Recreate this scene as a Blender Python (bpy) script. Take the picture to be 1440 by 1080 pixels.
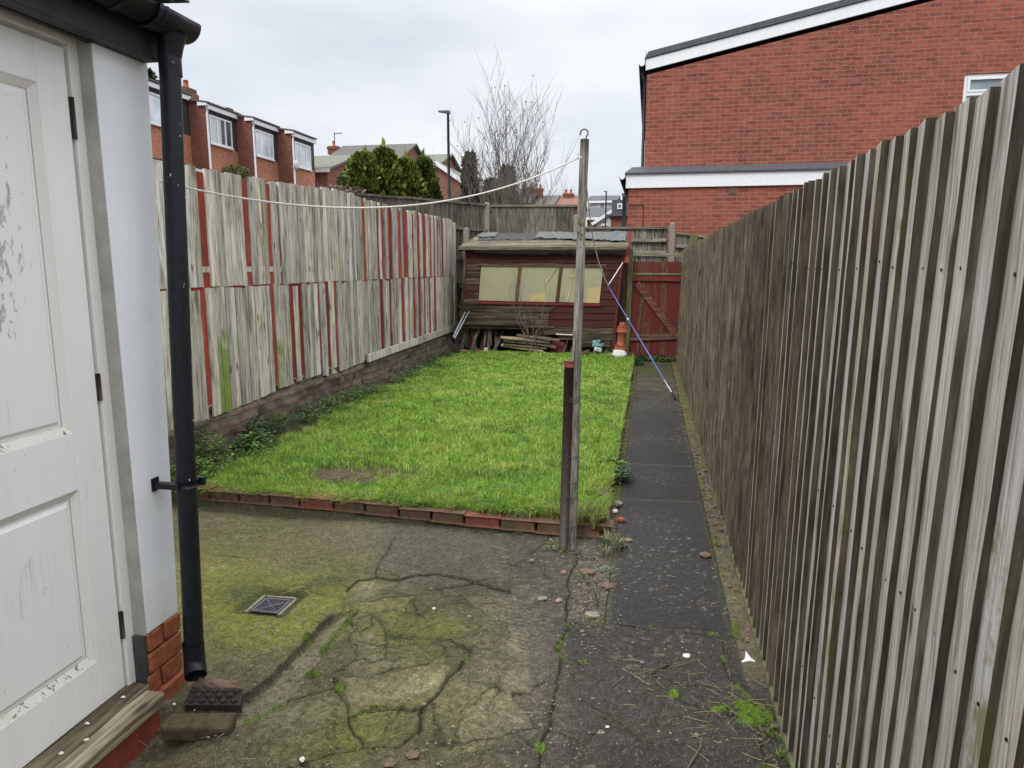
import bpy, math, random
import numpy as np
from mathutils import Vector, Matrix, noise as mn
R = math.radians
random.seed(7); rng = np.random.default_rng(7)
sc = bpy.context.scene
for o in list(bpy.data.objects): bpy.data.objects.remove(o)
COL = sc.collection

# ------------------------------------------------------------------ camera, world, sun, exposure
EYE = 1.56; FPX = 998.0
PITCH = math.atan(165/998); YAW = math.atan(193/math.hypot(998, 165))
cam = bpy.data.cameras.new('camera'); cam_o = bpy.data.objects.new('camera', cam); COL.objects.link(cam_o)
cam.sensor_width = 36; cam.lens = 36*FPX/1440; cam.clip_start = .02; cam.clip_end = 2000
cam_o.location = (0, 0, EYE); cam_o.rotation_euler = (math.pi/2-PITCH, 0, YAW)
sc.camera = cam_o
sc.view_settings.view_transform = 'Standard'; sc.view_settings.look = 'None'
sc.view_settings.exposure = 0.92; sc.view_settings.gamma = 1

w = bpy.data.worlds.new('World'); sc.world = w; w.use_nodes = True
nt = w.node_tree; nt.nodes.clear()
def wn(t, **k):
    n = nt.nodes.new(t)
    for a, b in k.items(): setattr(n, a, b)
    return n
SUN_EL, SUN_ROT = R(48), R(200)
sky = wn('ShaderNodeTexSky', sky_type='NISHITA', sun_disc=False); sky.sun_elevation = SUN_EL; sky.sun_rotation = SUN_ROT
tc = wn('ShaderNodeTexCoord'); mp = wn('ShaderNodeMapping'); mp.inputs['Scale'].default_value = (1, 1, 2.6)
nz = wn('ShaderNodeTexNoise'); nz.inputs['Scale'].default_value = 2.3; nz.inputs['Detail'].default_value = 5; nz.inputs['Roughness'].default_value = .5
rp = wn('ShaderNodeValToRGB'); rp.color_ramp.elements[0].position = .33; rp.color_ramp.elements[0].color = (3.6, 3.85, 4.25, 1)
rp.color_ramp.elements[1].position = .62; rp.color_ramp.elements[1].color = (5.05, 5.15, 5.3, 1)
sp = wn('ShaderNodeSeparateXYZ'); mr = wn('ShaderNodeMapRange'); mr.inputs['From Min'].default_value = .3; mr.inputs['From Max'].default_value = .95
mr.inputs['To Min'].default_value = 1; mr.inputs['To Max'].default_value = 3.1
mul = wn('ShaderNodeVectorMath', operation='SCALE')
mx = wn('ShaderNodeMix', data_type='RGBA'); mx.inputs[0].default_value = .93
bg = wn('ShaderNodeBackground'); bg.inputs['Strength'].default_value = .1; wo = wn('ShaderNodeOutputWorld')
L = nt.links.new
L(tc.outputs['Generated'], mp.inputs['Vector']); L(mp.outputs[0], nz.inputs['Vector']); L(nz.outputs['Fac'], rp.inputs['Fac'])
L(tc.outputs['Generated'], sp.inputs[0]); L(sp.outputs['Z'], mr.inputs['Value'])
L(rp.outputs['Color'], mul.inputs[0]); L(mr.outputs[0], mul.inputs['Scale'])
L(sky.outputs[0], mx.inputs[6]); L(mul.outputs[0], mx.inputs[7]); L(mx.outputs[2], bg.inputs['Color']); L(bg.outputs[0], wo.inputs[0])
sl = bpy.data.lights.new('sun', 'SUN'); sl.energy = .9; sl.angle = R(18); sl.color = (1, .97, .92)
so = bpy.data.objects.new('sun', sl); COL.objects.link(so)
sd = Vector((math.sin(SUN_ROT)*math.cos(SUN_EL), math.cos(SUN_ROT)*math.cos(SUN_EL), math.sin(SUN_EL)))
so.rotation_euler = sd.to_track_quat('Z', 'Y').to_euler()

# ------------------------------------------------------------------ measuring rays (photo survey -> metres)
FW = (-math.sin(YAW)*math.cos(PITCH), math.cos(YAW)*math.cos(PITCH), -math.sin(PITCH))
RT = (math.cos(YAW), math.sin(YAW), 0)
UP = (RT[1]*FW[2], -RT[0]*FW[2], RT[0]*FW[1]-RT[1]*FW[0])
def ray(x, y):
    a = (x-720)/FPX; b = -(y-540)/FPX
    return [FW[i]+a*RT[i]+b*UP[i] for i in range(3)]
def G(x, y, z=0.):
    r = ray(x, y); t = (z-EYE)/r[2]; return Vector((r[0]*t, r[1]*t, z))
def PX(x, y, X):
    r = ray(x, y); t = X/r[0]; return Vector((X, r[1]*t, EYE+r[2]*t))
def PY(x, y, Y):
    r = ray(x, y); t = Y/r[1]; return Vector((r[0]*t, Y, EYE+r[2]*t))

# ------------------------------------------------------------------ shader helper
class Sh:
    def __init__(s, name):
        s.m = bpy.data.materials.new(name); s.m.use_nodes = True; s.t = s.m.node_tree; s.t.nodes.clear()
        s.o = s.n('ShaderNodeOutputMaterial'); s.b = s.n('ShaderNodeBsdfPrincipled')
        s.l(s.b.outputs[0], s.o.inputs[0])
    def n(s, t, **k):
        n = s.t.nodes.new(t)
        for a, b in k.items(): setattr(n, a, b)
        return n
    def l(s, a, b): s.t.links.new(a, b)
    def put(s, sock, v):
        if v is None: return
        if isinstance(v, bpy.types.NodeSocket): s.l(v, sock)
        elif isinstance(v, (tuple, list)) and len(v) == 3 and sock.type == 'RGBA': sock.default_value = (*v, 1)
        else: sock.default_value = v
    def pos(s): return s.n('ShaderNodeNewGeometry').outputs['Position']
    def nor(s): return s.n('ShaderNodeNewGeometry').outputs['Normal']
    def map(s, v, scale=(1, 1, 1), loc=(0, 0, 0), rot=(0, 0, 0)):
        m = s.n('ShaderNodeMapping'); s.l(v, m.inputs[0]); m.inputs['Scale'].default_value = scale; m.inputs['Location'].default_value = loc; m.inputs['Rotation'].default_value = rot
        return m.outputs[0]
    def noise(s, v, scale=1, detail=4, rough=.55, dist=0, col=False):
        n = s.n('ShaderNodeTexNoise'); s.l(v, n.inputs['Vector']); n.inputs['Scale'].default_value = scale; n.inputs['Detail'].default_value = detail
        n.inputs['Roughness'].default_value = rough; n.inputs['Distortion'].default_value = dist
        return n.outputs[1 if col else 0]
    def vor(s, v, scale=1, feature='F1', out='Distance', rnd=1):
        n = s.n('ShaderNodeTexVoronoi', feature=feature); s.l(v, n.inputs['Vector']); n.inputs['Scale'].default_value = scale; n.inputs['Randomness'].default_value = rnd
        return n.outputs[out]
    def ramp(s, f, stops, interp='LINEAR'):
        r = s.n('ShaderNodeValToRGB'); r.color_ramp.interpolation = interp; e = r.color_ramp.elements
        while len(e) < len(stops): e.new(.5)
        for i, (p, c) in enumerate(stops):
            e[i].position = p; e[i].color = (c, c, c, 1) if not isinstance(c, tuple) else (*c, 1)
        s.l(f, r.inputs[0]); return r.outputs[0]
    def mix(s, f, a, b, mode='MIX'):
        m = s.n('ShaderNodeMix', data_type='RGBA', blend_type=mode); s.put(m.inputs[0], f); s.put(m.inputs[6], a); s.put(m.inputs[7], b); return m.outputs[2]
    def ma(s, op, a, b=None, clamp=False):
        m = s.n('ShaderNodeMath', operation=op, use_clamp=clamp); s.put(m.inputs[0], a); s.put(m.inputs[1], b); return m.outputs[0]
    def attr(s, name='tint'):
        return s.n('ShaderNodeAttribute', attribute_name=name)
    def sep(s, v):
        m = s.n('ShaderNodeSeparateXYZ'); s.l(v, m.inputs[0]); return m.outputs
    def comb(s, x, y, z):
        m = s.n('ShaderNodeCombineXYZ'); s.put(m.inputs[0], x); s.put(m.inputs[1], y); s.put(m.inputs[2], z); return m.outputs[0]
    def add(s, a, b):
        m = s.n('ShaderNodeVectorMath', operation='ADD'); s.put(m.inputs[0], a); s.put(m.inputs[1], b); return m.outputs[0]
    def done(s, color=None, rough=.8, bump=None, dist=.01, strength=1, metal=0, spec=None):
        s.put(s.b.inputs['Base Color'], color); s.put(s.b.inputs['Roughness'], rough); s.b.inputs['Metallic'].default_value = metal
        if spec is not None: s.b.inputs['Specular IOR Level'].default_value = spec
        if bump is not None:
            b = s.n('ShaderNodeBump'); b.inputs['Strength'].default_value = strength; b.inputs['Distance'].default_value = dist
            s.l(bump, b.inputs['Height']); s.l(b.outputs[0], s.b.inputs['Normal'])
        return s.m
M = {}
def wood(name, stops, axis='z', knots=True, moss=None, red=None, rough=.85, fine=1.0, bump=.004, vary=(.72, 1.22)):
    """weathered timber, grain along axis; tint.x varies brightness, tint.y moss, tint.z shifts the grain"""
    S = Sh(name); p = S.pos(); a = S.attr().outputs['Vector']; ax, ay, az = S.sep(a)[:3]
    off = S.comb(S.ma('MULTIPLY', az, 7.3), S.ma('MULTIPLY', ax, 5.1), S.ma('MULTIPLY', az, 3.7)); q = S.add(p, off)
    sc_ = {'z': (60, 60, 3.2), 'x': (3.2, 60, 60), 'y': (60, 3.2, 60)}[axis]
    sc2 = {'z': (13, 13, 2.0), 'x': (1.1, 13, 13), 'y': (13, 1.1, 13)}[axis]
    sck = {'z': (9, 9, 3.2), 'x': (3.2, 9, 9), 'y': (9, 3.2, 9)}[axis]
    f1 = S.noise(S.map(q, tuple(x*fine for x in sc_)), 1, 5, .65, .4); f2 = S.noise(S.map(q, sc2), 1, 4, .6, .6)
    f3 = S.noise(S.map(q, tuple(x*2.3*fine for x in sc_)), 1, 3, .6)
    f = S.ma('ADD', S.ma('MULTIPLY', f1, .55), S.ma('ADD', S.ma('MULTIPLY', f2, .35), S.ma('MULTIPLY', f3, .25)))
    f = S.ma('ADD', S.ma('MULTIPLY', S.ma('SUBTRACT', f, .575), 2.1), .5)
    c = S.ramp(f, stops)
    c = S.mix(S.ramp(f2, [(.30, .55), (.42, 0.)]), c, tuple(v*.75 for v in stops[0][1]))
    lo, hi = vary
    val = S.ma('ADD', S.ma('MULTIPLY', ax, hi-lo), lo)
    c = S.mix(1, c, S.comb(val, S.ma('MULTIPLY', val, S.ma('ADD', S.ma('MULTIPLY', az, .05), .955)), S.ma('MULTIPLY', val, S.ma('ADD', S.ma('MULTIPLY', az, .18), .87))), 'MULTIPLY')
    if red is not None:
        thr, rc = red
        n = S.noise(S.map(q, sc2), 1.0, 5, .7, .3)
        k = S.ramp(S.ma('ADD', n, S.ma('MULTIPLY', S.ma('SUBTRACT', ay, .5), .7)), [(thr-.05, 0.), (thr+.05, 1.)])
        rr = S.mix(f1, rc, tuple(x*1.5 for x in rc))
        c = S.mix(k, c, rr)
    if knots:
        kv = S.vor(S.map(q, sck), 1, rnd=1)
        c = S.mix(S.ramp(kv, [(.055, .85), (.12, .35), (.17, 0.)]), c, (.04, .03, .02))
    if moss:
        g, amt = moss
        mnz = S.noise(q, 6, 5, .7)
        zz_ = S.sep(p)[2]
        kk = S.ma('ADD', S.ma('MULTIPLY', mnz, .8), S.ma('MULTIPLY', ay, .5))
        if name == 'fence_pale': kk = S.ma('SUBTRACT', kk, S.ma('MULTIPLY', S.ma('MAXIMUM', S.ma('SUBTRACT', zz_, .75), 0.), .75))
        k = S.ramp(kk, [(amt, 0.), (amt+.18, .85)])
        c = S.mix(k, c, g)
    M[name] = S.done(c, rough, f1, bump, .9, spec=.25)
GREY = [(.22, (.20, .17, .13)), (.42, (.47, .43, .36)), (.68, (.72, .69, .62))]
wood('fence_grey', GREY, moss=((.20, .20, .07), .93), vary=(.80, .98), fine=1.35)
wood('fence_pale', [(.24, (.19, .165, .13)), (.45, (.46, .425, .36)), (.70, (.72, .69, .62))], moss=((.20, .26, .035), .86), vary=(.60, 1.12))
wood('fence_edge', [(.22, (.028, .022, .015)), (.5, (.064, .053, .039)), (.78, (.12, .103, .08))], moss=((.05, .055, .014), .90), fine=.8, vary=(.62, 2.7))  # algae-brown board edges, with the shade of the gaps put into the colour
wood('fence_lichen', [(.28, (.05, .045, .035)), (.5, (.15, .14, .115)), (.72, (.38, .37, .33))])
wood('fence_dark', [(.3, (.055, .05, .04)), (.5, (.12, .11, .088)), (.72, (.21, .195, .165))], moss=((.09, .10, .04), .92))
wood('fence_red', [(.22, (.12, .08, .06)), (.34, (.24, .04, .028)), (.6, (.36, .06, .04)), (.76, (.42, .14, .10)), (.86, (.45, .34, .27))], knots=True, vary=(.6, 1.15))
wood('rail_moss', [(.3, (.10, .095, .06)), (.6, (.26, .25, .18)), (.8, (.38, .37, .30))], axis='x', moss=((.10, .12, .02), .75))
wood('gate_red', [(.3, (.045, .022, .016)), (.5, (.11, .05, .036)), (.8, (.22, .15, .11))], red=(.60, (.095, .018, .014)), vary=(.6, 1.25))
wood('gate_brace', [(.3, (.06, .035, .025)), (.5, (.14, .075, .055)), (.8, (.26, .17, .12))], axis='x', red=(.58, (.12, .022, .017)))
wood('shed_board', [(.3, (.025, .019, .012)), (.5, (.075, .058, .036)), (.75, (.20, .165, .11))], axis='x', red=(.56, (.048, .015, .012)), fine=.7, bump=.006, vary=(.6, 1.3))
wood('shed_roof_board', [(.3, (.05, .042, .028)), (.5, (.135, .118, .08)), (.75, (.26, .235, .17))], axis='x', moss=((.12, .12, .04), .95))
wood('junk_wood', [(.3, (.05, .042, .03)), (.5, (.13, .11, .08)), (.75, (.27, .23, .17))], axis='z', fine=.5)
wood('junk_pale', [(.3, (.13, .10, .055)), (.5, (.27, .215, .13)), (.75, (.45, .38, .25))], axis='x', fine=.5)
wood('post_brown', [(.3, (.045, .025, .014)), (.5, (.10, .055, .03)), (.8, (.17, .10, .06))])
wood('post_green', [(.3, (.05, .048, .02)), (.5, (.10, .10, .045)), (.8, (.17, .16, .09))])
wood('pole_wood', [(.3, (.085, .075, .055)), (.48, (.22, .205, .165)), (.7, (.40, .385, .33))], moss=((.09, .09, .03), .98), fine=1.6)
wood('sill_wood', [(.3, (.09, .07, .045)), (.5, (.22, .185, .12)), (.72, (.42, .38, .28))], axis='y', fine=.7, bump=.006)
wood('bark', [(.3, (.07, .06, .05)), (.5, (.15, .13, .11)), (.8, (.26, .24, .21))], knots=False)

def brick(name, plane, c1, c2, mortar, bw=.225, bh=.075, ms=.009, dirt=(.05, .04, .035), wear=.35, bump=.006, cell=True, paint=None):
    S = Sh(name); p = S.pos(); x, y, z = S.sep(p)[:3]
    v = S.comb(x if plane == 'y' else y, z, 0.)
    wob = S.noise(v, 7, 2); v2 = S.add(v, S.comb(S.ma('MULTIPLY', S.ma('SUBTRACT', wob, .5), .008), S.ma('MULTIPLY', S.ma('SUBTRACT', wob, .5), .006), 0.))
    b = S.n('ShaderNodeTexBrick'); S.l(v2, b.inputs['Vector']); b.inputs['Scale'].default_value = 1
    b.inputs['Brick Width'].default_value = bw; b.inputs['Row Height'].default_value = bh; b.inputs['Mortar Size'].default_value = ms; b.inputs['Mortar Smooth'].default_value = .25
    b.inputs['Color1'].default_value = (*c1, 1); b.inputs['Color2'].default_value = (*c2, 1); b.inputs['Mortar'].default_value = (*mortar, 1); b.inputs['Bias'].default_value = -.1
    n1 = S.noise(v, 1.1, 5, .7); n2 = S.noise(S.map(v, (14, 30, 1)), 1, 4, .7); n3 = S.noise(v, 90, 3, .6)
    # a few odd bricks, darker or paler than the rest
    cellv = S.noise(S.map(v, (1/bw, 1/bh, 1)), 1.0, 0)
    c = S.mix(S.ramp(n2, [(.35, 0.), (.75, wear)]), b.outputs['Color'], tuple(min(1, k*1.6) for k in c1))
    c = S.mix(S.ramp(cellv, [(.28, .45), (.42, 0.)]), c, tuple(k*.55 for k in c2), 'MIX')
    big = S.noise(S.map(v, (.22, .5, 1)), 1, 4, .65); c = S.mix(1, c, S.ramp(big, [(.3, .72), (.5, 1.), (.7, 1.22)]), 'MULTIPLY')
    c = S.mix(S.ramp(cellv, [(.62, 0.), (.74, .4)]), c, tuple(min(1, k*1.45+.02) for k in c1), 'MIX')
    c = S.mix(S.ramp(n1, [(.5, 0.), (.8, .35)]), c, dirt)
    c = S.mix(b.outputs['Fac'], c, mortar)
    c = S.mix(.3, c, S.mix(1, c, S.ramp(n3, [(.3, .5), (.7, 1.3)]), 'MULTIPLY'))
    h = S.ma('ADD', S.ma('MULTIPLY', b.outputs['Fac'], -1.), S.ma('MULTIPLY', n3, .35))
    M[name] = S.done(c, .88, h, bump, .8, spec=.25)
brick('gable_brick', 'y', (.275, .078, .050), (.175, .050, .038), (.31, .18, .135), ms=.007, wear=.5)
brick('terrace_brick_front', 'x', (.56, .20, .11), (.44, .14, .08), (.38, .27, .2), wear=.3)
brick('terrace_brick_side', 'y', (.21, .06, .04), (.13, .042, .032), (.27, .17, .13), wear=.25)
brick('far_brick', 'y', (.30, .11, .075), (.23, .08, .06), (.3, .22, .18))
brick('plinth_brick', 'x', (.15, .10, .072), (.105, .085, .062), (.12, .105, .078), dirt=(.05, .055, .022), wear=.9, bump=.02, ms=.018)
brick('base_brick', 'x', (.36, .09, .035), (.28, .06, .028), (.13, .05, .035), wear=.6, bump=.012, ms=.011, bh=.078)

def plain(name, col, rough=.6, metal=0, nscale=12, namt=.25, bump=None, dark=None, spec=None, detail=5):
    S = Sh(name); p = S.pos(); n = S.noise(p, nscale, detail, .65)
    lo = tuple(k*(1-namt) for k in col); hi = tuple(min(1, k*(1+namt)) for k in col)
    c = S.ramp(n, [(.3, lo), (.7, hi)])
    if dark: c = S.mix(S.ramp(S.noise(p, nscale*.35, 6, .7), [(dark[1], 0.), (dark[1]+.12, dark[2])]), c, dark[0])
    M[name] = S.done(c, rough, n if bump else None, bump or .01, .7, metal, spec)
plain('white_upvc', (.78, .79, .80), .35, namt=.05)
plain('slate_edge', (.07, .075, .08), .7, bump=.004)
plain('roof_tile', (.11, .10, .09), .85, nscale=3, bump=.02)
plain('roof_tile_green', (.16, .165, .125), .85, nscale=3, bump=.02)
plain('roof_tile_red', (.22, .10, .075), .85, nscale=3)
plain('dark_cladding', (.05, .045, .045), .7)
plain('black_plastic', (.008, .009, .013), .42, nscale=25, namt=.5, dark=((.06, .06, .065), .66, .3), spec=.35)
plain('black_timber', (.022, .021, .022), .55, nscale=20, namt=.5, bump=.003, dark=((.10, .095, .085), .6, .5))
plain('steel_brown', (.045, .028, .024), .55, nscale=30, namt=.35, bump=.001, dark=((.13, .03, .02), .66, .6))
plain('rust', (.16, .035, .02), .8, nscale=60, bump=.002)
plain('dark_metal', (.05, .05, .055), .5, metal=.4, nscale=40)
plain('lamp_metal', (.07, .075, .085), .5)
plain('rope', (.60, .58, .52), .9, nscale=300, namt=.3)
plain('prop_blue', (.10, .13, .42), .4, nscale=30, namt=.2)
plain('prop_white', (.55, .56, .6), .4)
plain('concrete', (.23, .20, .165), .9, nscale=40, namt=.3, bump=.003, dark=((.12, .12, .06), .6, .5))
plain('lawn_concrete', (.12, .115, .06), .92, nscale=30, namt=.45, bump=.006, dark=((.07, .09, .015), .52, .8))
plain('terracotta', (.36, .095, .05), .75, nscale=25, namt=.25, dark=((.12, .05, .035), .63, .6))
plain('white_block', (.66, .66, .64), .8, nscale=40, namt=.12, dark=((.25, .22, .17), .6, .6))
plain('felt_grey', (.115, .122, .12), .8, nscale=14, namt=.35, bump=.01, dark=((.05, .05, .055), .58, .7))
plain('felt_dark', (.05, .047, .05), .85, nscale=14, namt=.4, bump=.012)
plain('felt_black', (.010, .010, .012), .95, nscale=18, namt=.5, bump=.012)
plain('window_sheet', (.34, .32, .20), .35, nscale=3, namt=.10, dark=((.30, .27, .15), .6, .5))
plain('window_sheet_yellow', (.46, .37, .18), .5, nscale=3, namt=.08)
plain('tape', (.58, .5, .30), .5)
plain('reveal_grey', (.42, .40, .36), .85, nscale=9, namt=.2, bump=.003, dark=((.22, .20, .16), .6, .5))
plain('soil', (.055, .038, .024), .95, nscale=35, namt=.5, bump=.02)
plain('moss', (.095, .13, .012), .95, nscale=120, namt=.5, bump=.004)
plain('stone', (.24, .21, .16), .9, nscale=50, namt=.35, bump=.004)
plain('stone_brown', (.17, .11, .075), .9, nscale=50, namt=.35, bump=.004)
plain('paper_white', (.75, .72, .64), .8, nscale=50, namt=.08)
plain('slate_brick', (.030, .024, .020), .85, nscale=60, namt=.5, bump=.002, dark=((.12, .09, .07), .6, .6))
plain('mossy_stone', (.075, .055, .025), .95, nscale=30, namt=.5, bump=.006, dark=((.05, .045, .02), .5, .8))
plain('twig', (.14, .105, .075), .8, nscale=40)
plain('straw', (.36, .30, .15), .8, nscale=30)
plain('card_brown', (.23, .12, .06), .9, nscale=8)
plain('teal_sheet', (.16, .33, .32), .5, nscale=20, namt=.4)
plain('red_panel', (.17, .03, .025), .7, nscale=9, namt=.3)
plain('render_far', (.62, .63, .63), .8)
plain('red_brick_plain', (.17, .06, .04), .85, nscale=30, namt=.35, bump=.004, dark=((.06, .055, .03), .52, .75))
plain('red_brick_bright', (.19, .065, .040), .85, nscale=30, namt=.3, bump=.004, dark=((.10, .08, .04), .6, .7))
plain('brown_brick', (.14, .075, .045), .9, nscale=30, namt=.4, bump=.005, dark=((.07, .075, .03), .5, .8))
plain('base_red', (.30, .088, .036), .7, nscale=30, namt=.35, bump=.006, dark=((.11, .045, .025), .54, .8))
plain('base_mortar', (.085, .035, .022), .9, nscale=40, bump=.004)
plain('paint_red', (.22, .045, .03), .6, nscale=20, namt=.3)
plain('clay_pink', (.30, .18, .13), .8, nscale=50)
plain('grate_metal', (.11, .11, .125), .5, metal=.1, nscale=60, namt=.3)
plain('void', (.006, .006, .006), .9)

def glass(name, col):
    S = Sh(name); p = S.pos(); n = S.noise(p, .8, 2)
    M[name] = S.done(S.ramp(n, [(.35, col), (.65, tuple(min(1, k*1.9+.02) for k in col))]), .06, spec=.9)
glass('window_glass', (.06, .075, .085)); glass('window_curtain', (.42, .45, .47)); glass('window_frost', (.20, .24, .26))

def painted(name, base, under, amt, ax='z'):
    """old white paint flaking off grey timber, fine vertical cracks"""
    S = Sh(name); p = S.pos(); x, y, z = S.sep(p)[:3]
    fine = S.noise(S.map(p, (70, 70, 3) if ax == 'z' else (70, 4, 70)), 1, 5, .7, .3)
    big = S.noise(S.map(p, (2.2, 2.2, 1.2)), 1, 3, .6)
    # heavy flaking patch where the photo shows it: left part of the upper panel
    dx = S.ma('DIVIDE', S.ma('SUBTRACT', y, 1.64), .13); dz = S.ma('DIVIDE', S.ma('SUBTRACT', z, 1.63), .33)
    d = S.ma('SQRT', S.ma('ADD', S.ma('MULTIPLY', dx, dx), S.ma('MULTIPLY', dz, dz)))
    patch = S.ma('SUBTRACT', .25, S.ma('MULTIPLY', d, .16))
    patch = S.ma('MAXIMUM', patch, 0.) if ax == 'z' else S.ma('MULTIPLY', big, 0.)
    chips = S.noise(S.map(p, (38, 38, 13)), 1, 6, .75, .4)
    k = S.ramp(S.ma('ADD', S.ma('ADD', chips, S.ma('MULTIPLY', S.ma('SUBTRACT', big, .5), .25)), patch), [(amt, 0.), (amt+.015, 1.)])
    cr = S.ramp(S.noise(S.map(p, (55, 55, 1.1)), 1, 2, .5, .2), [(.493, 0.), (.5, .55), (.507, 0.)])
    cr = S.ma('MULTIPLY', cr, S.ramp(S.noise(p, 3.1, 2), [(.56, 0.), (.62, 1.)]))
    stain = S.ramp(S.noise(S.map(p, (9, 9, 1.2)), 1, 5, .65), [(.48, 0.), (.8, .35)])
    c = S.mix(stain, base, tuple(v*q for v, q in zip(base, (.80, .77, .68))))
    uc = S.mix(fine, tuple(v*.55 for v in under), tuple(v*1.35 for v in under))
    c = S.mix(k, c, uc); c = S.mix(cr, c, (.28, .26, .22))
    specks = S.ramp(S.vor(p, 26), [(.035, .8), (.06, 0.)])
    c = S.mix(S.ma('MULTIPLY', specks, S.ramp(S.noise(p, 2.3), [(.5, 0.), (.56, 1.)])), c, (.2, .18, .14))
    h = S.ma('SUBTRACT', S.ma('MULTIPLY', fine, .35), S.ma('ADD', k, cr))
    M[name] = S.done(c, .5, h, .0022, .8, spec=.35)
painted('door_paint', (.86, .855, .835), (.55, .53, .48), .715)
painted('frame_paint', (.81, .79, .73), (.40, .35, .27), .69)
painted('bead_paint', (.70, .68, .60), (.22, .2, .15), .58, 'y')
def render_wall():
    S = Sh('white_render'); p = S.pos(); x, y, z = S.sep(p)[:3]
    n = S.noise(p, 3, 5, .6); f = S.noise(p, 110, 4, .6); f2 = S.noise(p, 14, 3)
    c = S.ramp(n, [(.3, (.78, .795, .82)), (.7, (.86, .87, .885))])
    c = S.mix(S.ramp(S.vor(p, 20), [(.03, .6), (.055, 0.)]), c, (.45, .43, .4))
    hz = S.ramp(S.ma('ADD', S.ma('MULTIPLY', S.ma('SUBTRACT', .42, z), 1.6), S.ma('MULTIPLY', f2, .35)), [(.12, 0.), (.5, .5)])
    c = S.mix(hz, c, (.58, .54, .43))
    M['white_render'] = S.done(c, .75, S.ma('ADD', f, S.ma('MULTIPLY', f2, .8)), .0022, .8)
render_wall()
def attr_mat(name, rough=.9, fine=140, bump=.003, speck=None, trans=0, amt=.35, spec=.3):
    S = Sh(name); p = S.pos(); a = S.attr('tint').outputs['Color']
    n = S.noise(p, fine, 4, .7); n2 = S.noise(p, fine*.22, 5, .7)
    c = S.mix(1, a, S.ramp(n, [(.38, 1-amt), (.62, 1+amt)]), 'MULTIPLY')
    c = S.mix(1, c, S.ramp(n2, [(.36, 1-amt*.8), (.66, 1+amt*.7)]), 'MULTIPLY')
    if speck:
        for s_, th, col in speck:
            c = S.mix(S.ramp(S.vor(p, s_), [(th, .85), (th+.05, 0.)]), c, col)
    M[name] = S.done(c, rough, S.ma('ADD', n, n2), bump, .8, spec=spec)
attr_mat('patio', speck=[(90, .11, (.34, .31, .22)), (48, .05, (.42, .39, .3))], rough=.72, amt=.55, fine=230, bump=.006)
attr_mat('path_slab', speck=[(130, .10, (.20, .17, .15)), (60, .06, (.26, .25, .22))], fine=200, rough=.62, amt=.6)
attr_mat('turf', fine=60, bump=.012)
def foliage(name, amt=.0, tr=.35):
    S = Sh(name); a = S.attr('tint').outputs['Color']
    t = S.n('ShaderNodeBsdfTranslucent'); m = S.n('ShaderNodeMixShader'); m.inputs[0].default_value = tr
    S.l(a, t.inputs[0]); S.done(a, .5, spec=.3)
    S.l(S.b.outputs[0], m.inputs[1]); S.l(t.outputs[0], m.inputs[2]); S.l(m.outputs[0], S.o.inputs[0]); M[name] = S.m
foliage('grass_blade'); foliage('leaf', tr=.25)

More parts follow.
